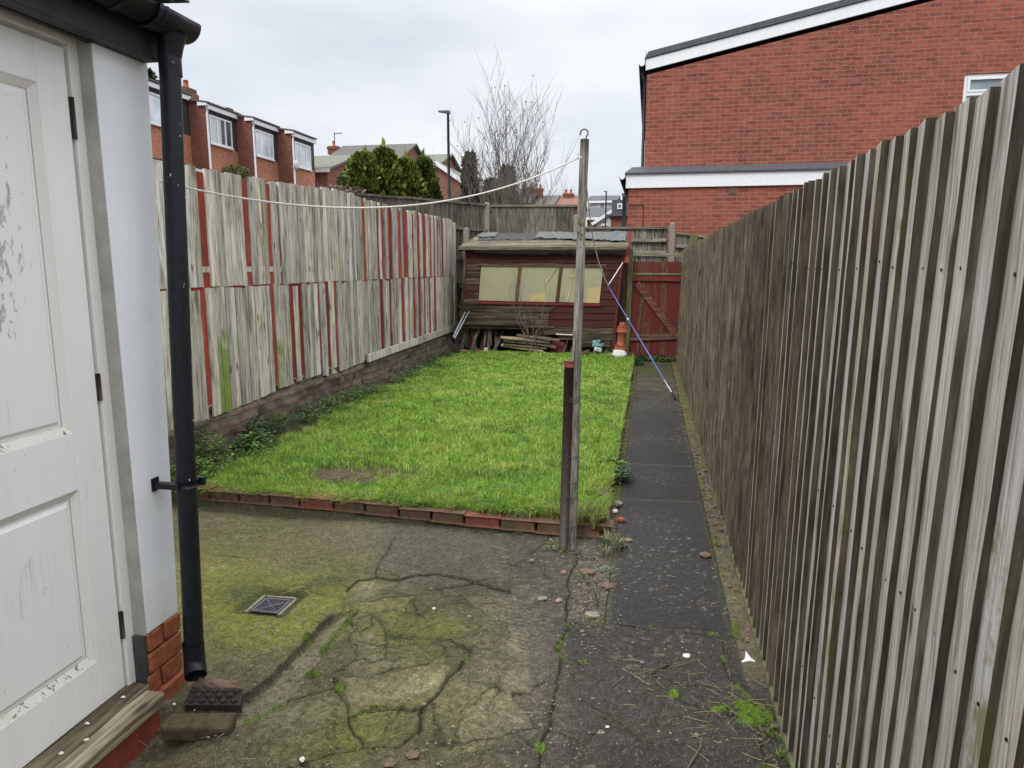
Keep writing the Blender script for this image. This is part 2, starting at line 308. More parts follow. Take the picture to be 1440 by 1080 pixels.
# ------------------------------------------------------------------ mesh builder
class MB:
    def __init__(s): s.v = []; s.f = []; s.mi = []; s.t = []; s.sm = []
    def _add(s, vs, fs, mi=0, tint=None, smooth=False):
        b = len(s.v); s.v += [tuple(v) for v in vs]
        if tint is None: tint = (random.random(), random.random(), random.random())
        s.t += [tint]*len(vs)
        for i, f in enumerate(fs): s.f.append(tuple(b+k for k in f)); s.mi.append(mi[i] if isinstance(mi, list) else mi); s.sm.append(smooth)
        return s
    def box(s, a, b, mi=0, tint=None, j=0.):
        (x0, y0, z0), (x1, y1, z1) = a, b
        vs = [(x0, y0, z0), (x1, y0, z0), (x1, y1, z0), (x0, y1, z0), (x0, y0, z1), (x1, y0, z1), (x1, y1, z1), (x0, y1, z1)]
        if j: vs = [tuple(c+random.uniform(-j, j) for c in v) for v in vs]
        return s._add(vs, [(3, 2, 1, 0), (4, 5, 6, 7), (0, 1, 5, 4), (1, 2, 6, 5), (2, 3, 7, 6), (3, 0, 4, 7)], mi, tint)
    def obox(s, c, half, rot=(0, 0, 0), mi=0, tint=None, j=0.):
        from mathutils import Euler
        m = Euler(rot).to_matrix(); c = Vector(c); vs = []
        for dz in (-1, 1):
            for dx, dy in ((-1, -1), (1, -1), (1, 1), (-1, 1)):
                vs.append(c+m@Vector((dx*half[0]+random.uniform(-j, j), dy*half[1]+random.uniform(-j, j), dz*half[2]+random.uniform(-j, j))))
        return s._add(vs, [(3, 2, 1, 0), (4, 5, 6, 7), (0, 1, 5, 4), (1, 2, 6, 5), (2, 3, 7, 6), (3, 0, 4, 7)], mi, tint)
    def plank(s, p0, p1, width, thick, up=(0, 0, 1), mi=0, j=.002, seg=4, tint=None):
        """a board from p0 to p1, slightly wavy"""
        p0, p1 = Vector(p0), Vector(p1); d = (p1-p0).normalized(); side = d.cross(Vector(up)).normalized(); nrm = side.cross(d)
        vs = []; fs = []
        for i in range(seg+1):
            c = p0.lerp(p1, i/seg)+side*random.uniform(-j, j)
            ww = width/2+random.uniform(-j, j)
            for a, b in ((-1, -1), (1, -1), (1, 1), (-1, 1)): vs.append(c+side*a*ww+nrm*b*thick/2)
        for i in range(seg):
            for k in range(4): fs.append((i*4+k, i*4+(k+1) % 4, i*4+4+(k+1) % 4, i*4+4+k))
        fs += [(3, 2, 1, 0), tuple(seg*4+k for k in range(4))]
        return s._add(vs, fs, mi, tint)
    def tube(s, pts, r, n=10, mi=0, cap=True, tint=None, smooth=True):
        pts = [Vector(p) for p in pts]; rs = r if isinstance(r, (list, tuple)) else [r]*len(pts)
        vs = []; fs = []; ref = Vector((0, 0, 1))
        for i, p in enumerate(pts):
            d = (pts[min(i+1, len(pts)-1)]-pts[max(i-1, 0)]).normalized()
            if i == 0 and abs(d.dot(ref)) > .95: ref = Vector((1, 0, 0))
            u = ref-d*ref.dot(d)
            u = u.normalized() if u.length > 1e-4 else d.orthogonal().normalized()
            v = d.cross(u).normalized(); ref = u
            for k in range(n):
                a = 2*math.pi*k/n; vs.append(p+(u*math.cos(a)+v*math.sin(a))*rs[i])
        for i in range(len(pts)-1):
            for k in range(n): fs.append((i*n+k, i*n+(k+1) % n, (i+1)*n+(k+1) % n, (i+1)*n+k))
        s._add(vs, fs, mi, tint, smooth)
        if cap:
            b = len(s.v)-len(vs)
            s.f.append(tuple(b+k for k in range(n))); s.mi.append(mi); s.sm.append(False)
            s.f.append(tuple(b+len(vs)-n+k for k in reversed(range(n)))); s.mi.append(mi); s.sm.append(False)
        return s
    def prism(s, pts, ext, mi=0, tint=None):
        pts = [Vector(p) for p in pts]; e = Vector(ext); n = len(pts)
        fs = [tuple(range(n)), tuple(reversed(range(n, 2*n)))]+[(i, (i+1) % n, n+(i+1) % n, n+i) for i in range(n)]
        return s._add(pts+[p+e for p in pts], fs, mi, tint)
    def quad(s, pts, mi=0, tint=None): return s._add(pts, [tuple(range(len(pts)))], mi, tint)
    def lump(s, c, r, n=8, mi=0, rough=.25, tint=None, flat=1., smooth=False):
        vs = [Vector((0, 0, 1))]; m = n//2
        for i in range(1, m):
            for k in range(n):
                th = math.pi*i/m; a = 2*math.pi*k/n; vs.append(Vector((math.sin(th)*math.cos(a), math.sin(th)*math.sin(a), math.cos(th))))
        vs.append(Vector((0, 0, -1)))
        r = r if isinstance(r, (tuple, list)) else (r, r, r*flat)
        vs = [Vector((v.x*r[0], v.y*r[1], v.z*r[2]))*(1+random.uniform(-rough, rough))+Vector(c) for v in vs]
        fs = [(0, 1+k, 1+(k+1) % n) for k in range(n)]
        for i in range(m-2):
            for k in range(n): fs.append((1+i*n+k, 1+(i+1)*n+k, 1+(i+1)*n+(k+1) % n, 1+i*n+(k+1) % n))
        e = len(vs)-1
        fs += [(e, 1+(m-2)*n+(k+1) % n, 1+(m-2)*n+k) for k in range(n)]
        return s._add(vs, fs, mi, tint, smooth)
    def build(s, name, mats, parent=None, bevel=0, kind=None):
        me = bpy.data.meshes.new(name)
        off = Vector(parent.matrix_world.translation) if parent is not None else Vector((0, 0, 0))
        if parent is not None: off = world_loc(parent)
        me.from_pydata([(x-off.x, y-off.y, z-off.z) for x, y, z in s.v], [], s.f)
        for m in (mats if isinstance(mats, list) else [mats]): me.materials.append(M[m])
        me.polygons.foreach_set('material_index', s.mi); me.polygons.foreach_set('use_smooth', s.sm)
        at = me.attributes.new('tint', 'FLOAT_COLOR', 'POINT')
        at.data.foreach_set('color', np.array([(*t, 1) for t in s.t], dtype=np.float32).ravel())
        me.update(); o = bpy.data.objects.new(name, me); COL.objects.link(o)
        if parent is not None: o.parent = parent
        if bevel:
            b = o.modifiers.new('bevel', 'BEVEL'); b.width = bevel; b.segments = 2; b.limit_method = 'ANGLE'
        if kind: o['kind'] = kind
        return o
def world_loc(o):
    v = Vector((0, 0, 0))
    while o is not None: v += o.location; o = o.parent
    return v
def thing(name, label, cat, loc, group=None):
    o = bpy.data.objects.new(name, None); COL.objects.link(o); o.location = loc; o.empty_display_size = .2
    o['label'] = label; o['category'] = cat
    if group: o['group'] = group
    return o
def tag(o, label, cat, group=None, kind=None):
    o['label'] = label; o['category'] = cat
    if group: o['group'] = group
    if kind: o['kind'] = kind
    return o
def lab(o, text): o['label'] = text; return o
def recenter(o):
    """move a one-mesh thing's origin to its base"""
    co = np.empty(len(o.data.vertices)*3, dtype=np.float32); o.data.vertices.foreach_get('co', co); co = co.reshape(-1, 3)
    c = Vector((float(co[:, 0].mean()), float(co[:, 1].mean()), float(co[:, 2].min())))
    o.data.transform(Matrix.Translation(-c)); o.location = c; return o

# numpy noise ---------------------------------------------------------------
def vnoise(x, y, seed=0):
    r = np.random.default_rng(seed).random((257, 257)); xi = np.floor(x).astype(int); yi = np.floor(y).astype(int)
    fx = x-xi; fy = y-yi; fx = fx*fx*(3-2*fx); fy = fy*fy*(3-2*fy)
    a = r[xi % 256, yi % 256]; b = r[(xi+1) % 256, yi % 256]; c = r[xi % 256, (yi+1) % 256]; d = r[(xi+1) % 256, (yi+1) % 256]
    return (a*(1-fx)+b*fx)*(1-fy)+(c*(1-fx)+d*fx)*fy
def fbm(x, y, s=1., oct=4, seed=0, gain=.5):
    t = 0; a = 1; n = 0
    for i in range(oct): t = t+a*vnoise(x*s*2**i+17.3*i, y*s*2**i+5.1*i, seed+i); n += a; a *= gain
    return t/n
def ss(a, b, x): t = np.clip((x-a)/(b-a), 0, 1); return t*t*(3-2*t)
def proj(x, y, z=0.):
    v = np.stack([x, y, np.full_like(x, z-EYE)], -1)
    cz = v@np.array(FW); cx = v@np.array(RT); cy = v@np.array(UP)
    cz = np.maximum(cz, .05); return 720+FPX*cx/cz, 540-FPX*cy/cz
def polydist(x, y, pts):
    d = np.full(x.shape, 9.); t_ = np.zeros(x.shape)
    for i in range(len(pts)-1):
        ax, ay = pts[i][0], pts[i][1]; bx, by = pts[i+1][0], pts[i+1][1]
        dx, dy = bx-ax, by-ay; l2 = dx*dx+dy*dy+1e-12
        t = np.clip(((x-ax)*dx+(y-ay)*dy)/l2, 0, 1); dd = np.hypot(x-ax-t*dx, y-ay-t*dy)
        d = np.minimum(d, dd)
    return d
def inpoly(x, y, pts):
    c = np.zeros(x.shape, bool); n = len(pts)
    for i in range(n):
        x0, y0 = pts[i][:2]; x1, y1 = pts[(i+1) % n][:2]
        if y0 == y1: continue
        k = ((y0 > y) != (y1 > y)) & (x < (x1-x0)*(y-y0)/(y1-y0)+x0); c ^= k
    return c
def grid_mesh(name, X, Y, Z, C, mat, keep=None, kind='structure'):
    ny, nx = X.shape; co = np.stack([X, Y, Z], -1).reshape(-1, 3).astype(np.float32)
    i = np.arange(ny*nx).reshape(ny, nx); q = np.stack([i[:-1, :-1], i[:-1, 1:], i[1:, 1:], i[1:, :-1]], -1).reshape(-1, 4)
    if keep is not None: q = q[(keep[:-1, :-1] & keep[1:, 1:] & keep[:-1, 1:] & keep[1:, :-1]).reshape(-1)]
    me = bpy.data.meshes.new(name); me.vertices.add(len(co)); me.vertices.foreach_set('co', co.ravel())
    me.loops.add(q.size); me.loops.foreach_set('vertex_index', q.ravel().astype(np.int32))
    me.polygons.add(len(q)); me.polygons.foreach_set('loop_start', np.arange(0, q.size, 4, dtype=np.int32))
    me.polygons.foreach_set('use_smooth', np.ones(len(q), bool))
    at = me.attributes.new('tint', 'FLOAT_COLOR', 'POINT'); cc = np.ones((len(co), 4), np.float32); cc[:, :3] = np.clip(C.reshape(-1, 3), 0, 1); at.data.foreach_set('color', cc.ravel())
    me.materials.append(M[mat]); me.update(calc_edges=True); me.validate()
    o = bpy.data.objects.new(name, me); COL.objects.link(o); o['kind'] = kind; return o
def lerpc(C, c, k): return C*(1-k[..., None])+np.array(c)*k[..., None]

# ================================================================== GROUND
def ground():
    xs = np.array([-400, -60, -20, -8, -4, 0, 2, 6, 20, 60, 400.]); ys = np.array([-60, -10, -2, 0, 4, 8, 12.4, 16, 30, 60, 200, 900.])
    X, Y = np.meshgrid(xs, ys); Z = np.full_like(X, -.10)
    C = np.full(X.shape+(3,), .05); C[..., 0] = .06; C[..., 2] = .035
    grid_mesh('ground', X, Y, Z, C, 'turf')
ground()

CR = [  # cracks: surveyed points, half width m, depth m, moss 0..1
 ([(487,831),(503,816),(528,811),(549,814),(579,810),(613,805),(654,810),(687,822),(718,829)], .007, .016, .15),
 ([(524,861),(555,855),(591,859),(609,847),(639,843),(699,844)], .002, .004, .1),
 ([(531,867),(543,887),(567,892),(609,895),(636,896),(660,891),(684,884)], .0025, .006, .2),
 ([(591,859),(582,870),(563,892)], .002, .004, 0),
 ([(636,896),(645,907),(658,910),(657,923),(648,935),(630,953),(615,971),(603,986),(597,995)], .006, .014, .2),
 ([(597,995),(567,994),(531,997),(507,1000),(498,1007),(490,1008)], .006, .014, .4),
 ([(597,995),(594,1025),(579,1037),(561,1046),(537,1046),(510,1049),(475,1056),(439,1067),(400,1074),(350,1076)], .006, .013, .1),
 ([(594,1043),(627,1043),(657,1042),(699,1035),(728,1029),(758,1022)], .003, .008, .5),
 ([(728,1029),(743,1043),(758,1055)], .003, .006, .4),
 ([(812,778),(809,792),(800,822),(797,850),(794,870),(799,882),(785,911),(791,929),(782,959),(778,1004),(769,1034),(758,1073),(752,1100)], .006, .013, .3),
 ([(565,747),(547,770),(532,800),(528,811)], .003, .006, .3),
 ([(475,950),(497,947),(519,950),(546,938),(580,932),(609,929),(648,935)], .004, .010, .0),
 ([(400,986),(430,977),(469,967),(480,955)], .004, .009, .2),
 ([(475,950),(472,971),(487,989),(493,1019),(505,1040),(510,1049)], .004, .009, .7),
 ([(501,867),(524,861)], .003, .006, .0), ([(522,861),(522,879),(510,887),(496,882),(491,870),(501,860)], .003, .006, .2),
 ([(522,861),(535,876),(541,887)], .002, .004, .0),
 ([(609,899),(627,908),(621,920),(609,926),(598,922)], .003, .007, .2), ([(636,896),(625,897),(612,899)], .003, .006, .1),
 ([(621,920),(640,922),(652,916)], .003, .006, .2), ([(648,904),(660,915)], .003, .006, .1),
 ([(828,934),(793,929)], .003, .006, .9), ([(849,873),(825,872),(803,876),(799,880)], .003, .007, .3),
 ([(849,873),(894,882),(960,890),(1034,899)], .004, .008, .3),
 ([(939,932),(918,949),(954,962),(1000,968)], .006, .012, .0),
 ([(945,977),(969,992),(1017,1001),(1050,1014),(1070,1028),(1078,1079),(1080,1110)], .006, .013, .9),
 ([(1015,890),(1017,908),(1020,935),(1037,971),(1075,1000)], .004, .007, .3),
 ([(670,825),(664,833),(640,843)], .0015, .003, 0), ([(715,790),(735,797),(725,793),(745,780),(757,768),(775,755)], .003, .006, .1),
 ([(695,791),(718,790),(717,829)], .0015, .003, 0),
 ([(740,775),(760,773),(790,771)], .002, .003, .2), ([(812,778),(826,786),(840,782),(850,784)], .006, .014, .3),
 ([(820,800),(826,820),(838,835),(843,855)], .004, .010, .3), ([(590,900),(560,906),(530,905),(505,900)], .0015, .003, 0),
 ([(575,892),(590,905),(600,915)], .0015, .003, 0), ([(687,1001),(690,985),(699,971),(700,955)], .002, .005, .2), ([(430,1030),(470,1020),(493,1012)], .002, .004, .1),
 ([(300,780),(320,783),(345,785)], .002, .004, .8), ([(430,1000),(400,1030),(370,1045)], .002, .004, .1),
 ([(820,985),(860,1010),(905,1050),(930,1085)], .002, .003, .1), ([(640,1070),(690,1055),(730,1062)], .0015, .003, .1),
]
GUT_L = [(462,866),(453,872),(441,888),(430,899),(415,915),(400,930),(385,945),(367,960),(337,974),(318,984)]
GUT_R = [(497,858),(480,880),(464,905),(450,926),(436,947),(418,966),(400,986),(375,1001),(350,1013),(323,1030)]
gl = [G(*p) for p in GUT_L]; gr_ = [G(*p) for p in GUT_R]
BEV = 'patio'
def blob(px, py, cx, cy, rx, ry, ang=0):
    a = R(ang); dx = (px-cx); dy = (py-cy); u = dx*math.cos(a)+dy*math.sin(a); v = -dx*math.sin(a)+dy*math.cos(a)
    return np.exp(-((u/rx)**2+(v/ry)**2))
def warpn(x, y):
    return x+(fbm(x, y, 9, 3, 40)-.5)*.035+(fbm(x, y, 45, 2, 44)-.5)*.010, y+(fbm(x, y, 9, 3, 50)-.5)*.035+(fbm(x, y, 45, 2, 54)-.5)*.010

def make_patio():
    st = .0048
    X, Y = np.meshgrid(np.arange(-3.62, .56, st), np.arange(1.25, 4.16, st))
    px, py = proj(X, Y)
    Wx, Wy = warpn(X, Y)
    n1 = fbm(X, Y, 1.3, 5, 1); n2 = fbm(X, Y, 7, 4, 9); n3 = fbm(X, Y, 38, 3, 21); n4 = fbm(X, Y, 3.2, 4, 77)
    n5 = fbm(X, Y, 90, 2, 33)
    Z = (n1-.5)*.035+(n2-.5)*.010+(n3-.5)*.0045+(n5-.5)*.002
    # base colours
    C = np.zeros(X.shape+(3,)); C[:] = (.128, .110, .056)
    right = ss(640, 800, px+(n2-.5)*90+(n4-.5)*120)
    C = lerpc(C, (.078, .068, .054), right)
    upper = ss(860, 790, py+(n4-.5)*60)*ss(500, 560, px)*.75
    C = lerpc(C, (.088, .080, .060), upper)
    # yellow-green algae
    al = np.zeros(X.shape)
    for a in ((350,850,120,50,-10,1.), (445,835,60,25,-30,1.1), (300,815,70,40,0,.6), (400,890,60,25,0,.7), (300,900,60,30,0,.5), (320,770,90,20,0,.4), (370,740,60,16,0,.3),
              (560,870,60,32,0,.6), (630,880,60,30,0,.5), (520,1010,60,40,0,.5), (450,1040,70,40,0,.5), (590,900,60,30,0,.5), (540,1000,120,60,0,.35)):
        al += blob(px, py, *a[:5])*a[5]
    al = np.clip(al*(.35+1.25*n4)*(.55+.9*n3), 0, 1)
    C = lerpc(C, (.175, .18, .026), np.clip(al*.85+.35*np.clip(blob(px, py, 395, 845, 90, 38, -10), 0, 1), 0, 1))
    da = np.clip(blob(px, py, 345, 835, 38, 20)*1.2+blob(px, py, 480, 815, 45, 10, -8)*.8+blob(px, py, 440, 820, 40, 8, -25)*.8+blob(px,py,420,985,60,18,-35)*.3, 0, 1)*(.6+.6*n2)
    C = lerpc(C, (.045, .055, .018), np.clip(da, 0, 1)*.8)
    # pale worn plates
    for a in ((513, 825, 18, 13, 0, .9), (560, 968, 60, 18, -3, .8), (612, 962, 14, 22, 20, .7), (500, 975, 20, 22, 0, .6), (440, 1000, 60, 18, -15, .45), (735, 972, 30, 14, 0, .4), (425, 1015, 40, 25, 0, .35), (530,930,30,8,0,.4), (690,940,45,40,0,.25)):
        C = lerpc(C, (.30, .27, .14) if a[0] < 700 else (.2, .155, .11), np.clip(blob(px, py, *a[:5])*a[5]*(.5+1.0*n3), 0, .85))
    # trowelled, scratched strip
    tm = np.clip(blob(px, py, 700, 900, 45, 85, 20)+blob(px, py, 715, 865, 22, 28)*.8, 0, 1)
    tr = np.sin((Y+.35*X)*210+n2*14)*.5+.5
    Z += tm*(tr-.5)*.005; C = lerpc(C, (.19, .165, .12), tm*tr*n3*1.0)
    # dark damp slabs by the path
    dk = ss(790, 805, px)*ss(870, 884, py-(px-800)*.04)
    C = lerpc(C, (.042, .037, .032), dk*(.6+.4*n2))
    sp_ = ss(.62, .72, n3)*ss(.45, .6, n4); C = lerpc(C, (.2, .18, .14), sp_*.4)
    # rubble strip near the end of the edging
    rb = np.clip(blob(px, py, 828, 825, 22, 45, -5), 0, 1); Z += rb*(n3-.45)*.03; C = lerpc(C, (.14, .115, .075), rb*n3*1.3)
    # kerb strip on the right, mossy
    ks = ss(.40, .415, X)*ss(2.5, 2.7, Y); C = lerpc(C, (.13, .11, .06), ks*.8)
    ms_ = np.exp(-((X-.412)/.018)**2)*ss(2.75, 2.9, Y)*ss(.35, .6, n2); C = lerpc(C, (.085, .11, .012), np.clip(ms_*1.3, 0, 1)); Z += ms_*.008
    # crazed plates: an irregular network of hairlines, each plate a shade and a level of its own
    r_ = np.random.default_rng(11); sx = r_.uniform(-2.2, .5, 150); sy = r_.uniform(1.3, 4.1, 150)
    f1 = np.full(X.shape, 9.); f2 = np.full(X.shape, 9.); idc = np.zeros(X.shape, int)
    VX = X+(n2-.5)*.12+(fbm(X, Y, 22, 2, 70)-.5)*.04; VY = Y+(n4-.5)*.16+(fbm(X, Y, 22, 2, 75)-.5)*.04
    for k in range(150):
        d = np.hypot(VX-sx[k], (VY-sy[k])*.85); nearer = d < f1; f2 = np.where(nearer, f1, np.minimum(f2, d)); idc = np.where(nearer, k, idc); f1 = np.where(nearer, d, f1)
    cm = np.clip(blob(px, py, 590, 940, 170, 110)*1.6+blob(px, py, 620, 1060, 200, 60)*.9+blob(px, py, 700, 800, 110, 40)*.45+blob(px, py, 900, 1000, 150, 60)*.25, 0, 1)
    tone = r_.uniform(.74, 1.3, 150)[idc]; C *= (1+(tone-1)*np.minimum(cm*1.1, 1))[..., None]; Z += (r_.uniform(-.004, .004, 150)[idc])*cm
    hl = np.exp(-((f2-f1)/.0050)**2)*ss(.15, .5, cm)*ss(.50, .60, fbm(X, Y, 5, 2, 88)+.04); Z -= hl*.006; C = lerpc(C, (.016, .014, .008), np.clip(hl*.8, 0, 1))
    C = lerpc(C, (.05, .06, .016), np.exp(-((f2-f1)/.03)**2)*cm*.35*n3*1.5)
    # level differences: slab above the main crack is proud, plate is proud, left slab is proud of the gutter
    mc = [G(*p) for p in CR[0][0]]
    below = inpoly(Wx, Wy, [(p.x, p.y) for p in mc]+[(G(718,835).x, G(718,835).y), (G(700,990).x, G(700,990).y), (G(500,990).x, G(500,990).y), (G(470,900).x, G(470,900).y)])
    Z -= below*.006
    plate = inpoly(Wx, Wy, [(G(*p).x, G(*p).y) for p in ((475,950),(519,950),(609,930),(640,935),(603,986),(597,994),(567,993),(490,990))]); Z += plate*.006
    # open gutter channel
    gp = [(p.x, p.y) for p in gl]+[(p.x, p.y) for p in reversed(gr_)]
    ing = inpoly(Wx, Wy, gp); dl = polydist(Wx, Wy, gl); dr = polydist(Wx, Wy, gr_)
    prof = np.where(ing, -.036*ss(.0, .01, dl)*(1-.55*ss(.0, .09, dl)), 0); Z += prof
    Z += np.exp(-(dr/.012)**2)*.004
    C = lerpc(C, (.21, .185, .11), ing*(.5+.5*n3)); C = lerpc(C, (.03, .03, .018), np.exp(-(dl/.008)**2)*.9)
    gm = np.exp(-(dr/.018)**2)*ss(.52, .6, n2)*ss(.4, .5, n3); C = lerpc(C, (.08, .14, .008), np.clip(gm*1.4, 0, 1)); Z += gm*.006
    left = inpoly(X, Y, [(p.x, p.y) for p in gl]+[(-1.3, 1.2), (-3.6, 1.2), (-3.6, 3.3), (-1.7, 3.1)]); 
    # pit round the drain
    dd = np.maximum(np.abs(X+1.708), np.abs(Y-2.876)); pit = ss(.15, .082, dd); Z -= pit*.030; C = lerpc(C, (.055, .065, .018), ss(.05, .6, pit)*.6*(.5+n3)); Z = np.where(dd < .074, -.16, Z)
    bk = np.exp(-(((Y-2.985)/.035)**2))*np.exp(-((X+1.70)/.12)**2); C = lerpc(C, (.03, .035, .012), np.clip(bk*.8, 0, 1)); Z -= bk*.01
    C = np.where((dd < .076)[..., None], .008, C)
    # cracks
    for pts, hw, dp, ms in CR:
        g = [G(*p) for p in pts]; d = polydist(Wx, Wy, g); vw = hw*(.15+1.1*n2)
        k = np.exp(-(d/np.maximum(vw, .0030))**2); Z -= dp*k
        dk_ = np.clip(k*1.15, 0, 1)*(.93 if hw > .0028 else .62)
        C = lerpc(C, (.012, .010, .006), dk_)
        C = lerpc(C, (.04, .04, .018), np.exp(-(d/.022)**2)*.35*(n3*1.4))
        if ms:
            mk = np.exp(-(d/.012)**2)*ss(.74-ms*.34, .82-ms*.34, n2); mk = mk*ss(.42, .55, n3); C = lerpc(C, (.07, .11, .008), np.clip(mk*1.4, 0, 1)); Z += mk*dp*1.1
    # moss cushions
    for cx, cy, rx, ry in ((435,946,7,7),(437,980,0,0),(478,967,9,11),(432,895,6,8),(455,912,6,9),(440,948,10,6),(527,994,8,3),(760,1053,8,7),(1060,1010,30,12),(1045,995,22,6),(915,879,6,4),(948,980,8,5),(1012,1000,14,4)):
        if rx:
            k = ss(.35, .6, blob(px, py, cx, cy, rx, ry)*(.45+1.1*n3))*ss(.38, .5, n3); C = lerpc(C, (.075, .13, .008), np.clip(k*1.5, 0, 1)); Z += k*.012
    # dirt against walls
    C = lerpc(C, (.035, .035, .018), np.exp(-((Y-3.96)/.035)**2)*.6)
    C *= ((.62+.76*n1)*(.72+.56*n3))[..., None]
    # path slabs are their own mesh
    hole = (X > -.145) & (Y > 2.965) & (X < .405); Z = np.where(hole, Z-.03, Z)
    C = C*1.02
    Z -= .012*ss(2.1, 1.6, Y)*ss(-.6, -1.2, X)
    Z -= .05*ss(-1.35, -1.6, X)*ss(2.08, 1.9, Y)
    grid_mesh('patio', X, Y, Z, C, 'patio')
    # the part of the patio behind and beside the camera
    X, Y = np.meshgrid(np.arange(-6, .9, .1), np.arange(-2.2, 1.31, .1)); Z = np.full_like(X, -.004); Z = np.where(Y > 1.24, -.02, Z)
    C = np.zeros(X.shape+(3,)); C[:] = (.075, .068, .05); C *= (.6+.8*fbm(X, Y, 2, 4, 3))[..., None]
    o = grid_mesh('patio', X, Y, Z, C, 'patio')
make_patio()

def make_path():
    st = .010
    X, Y = np.meshgrid(np.arange(-.15, .4125, st), np.arange(2.96, 12.35, st))
    n2 = fbm(X, Y, 7, 4, 109); n3 = fbm(X, Y, 38, 3, 121); n4 = fbm(X, Y, 1.7, 4, 177)
    C = np.zeros(X.shape+(3,)); C[:] = (.034, .031, .029); C *= (.65+.65*n4)[..., None]
    far = ss(6.5, 10.5, Y+(n2-.5)*2); C = lerpc(C, (.085, .078, .055), far*.8)
    C = lerpc(C, (.13, .115, .065), ss(8.2, 9.6, Y)*ss(.42, .62, n2)*.7); C = lerpc(C, (.07, .095, .018), ss(9.8, 11.2, Y)*ss(.32, .52, n2)*.95)
    edge = np.minimum(X+.15, .41-X); C = lerpc(C, (.075, .075, .035), ss(.045, 0, edge+(n3-.5)*.03)*.7)
    js = [3.80, 4.72, 5.62, 6.5, 7.42, 8.3, 9.2, 10.1, 11.0, 11.9]; Z = (n2-.5)*.004+(n3-.5)*.0015
    lvl = 0
    for i, j in enumerate(js):
        jy = j+(X*.04)*(1 if i % 2 else -.3)+(n2-.5)*.01; d = np.abs(Y-jy); k = np.exp(-(d/.009)**2); Z -= k*.01
        C = lerpc(C, (.11, .105, .06) if i else (.05, .06, .02), k*.8)
        Z += np.where(Y > jy, random.uniform(-.003, .003), 0)
        tone = random.uniform(.82, 1.2); C = np.where((Y > jy)[..., None], C*tone, C)
    Z -= .012*ss(.008, 0, edge)+0.006
    pale = ss(.76, .80, fbm(X, Y, 60, 2, 7))*ss(.35, .6, n4); C = lerpc(C, (.24, .23, .19), pale*.6)
    grid_mesh('path', X, Y, Z+.004, C, 'path_slab')
    # strips of soil and moss either side of the path
    for nm, x0, x1 in (('soil_strip', -.30, -.146), ('soil_strip', .404, .56)):
        X, Y = np.meshgrid(np.arange(x0, x1, .008), np.arange(4.12 if x0 < 0 else 4.1, 12.4, .012))
        n2 = fbm(X, Y, 6, 4, 209); n3 = fbm(X, Y, 42, 3, 221)
        C = np.zeros(X.shape+(3,)); C[:] = (.085, .07, .04); C *= (.5+n3)[..., None]
        C = lerpc(C, (.09, .10, .012), ss(.45, .6, n2)); C = lerpc(C, (.2, .13, .085), ss(.58, .66, n3)*.5*(1-ss(.5, .6, n2)))
        grid_mesh(nm, X, Y, (n3-.5)*.02+(n2-.5)*.02+(-.012 if x0 < 0 else .0), C, 'patio')
make_path()

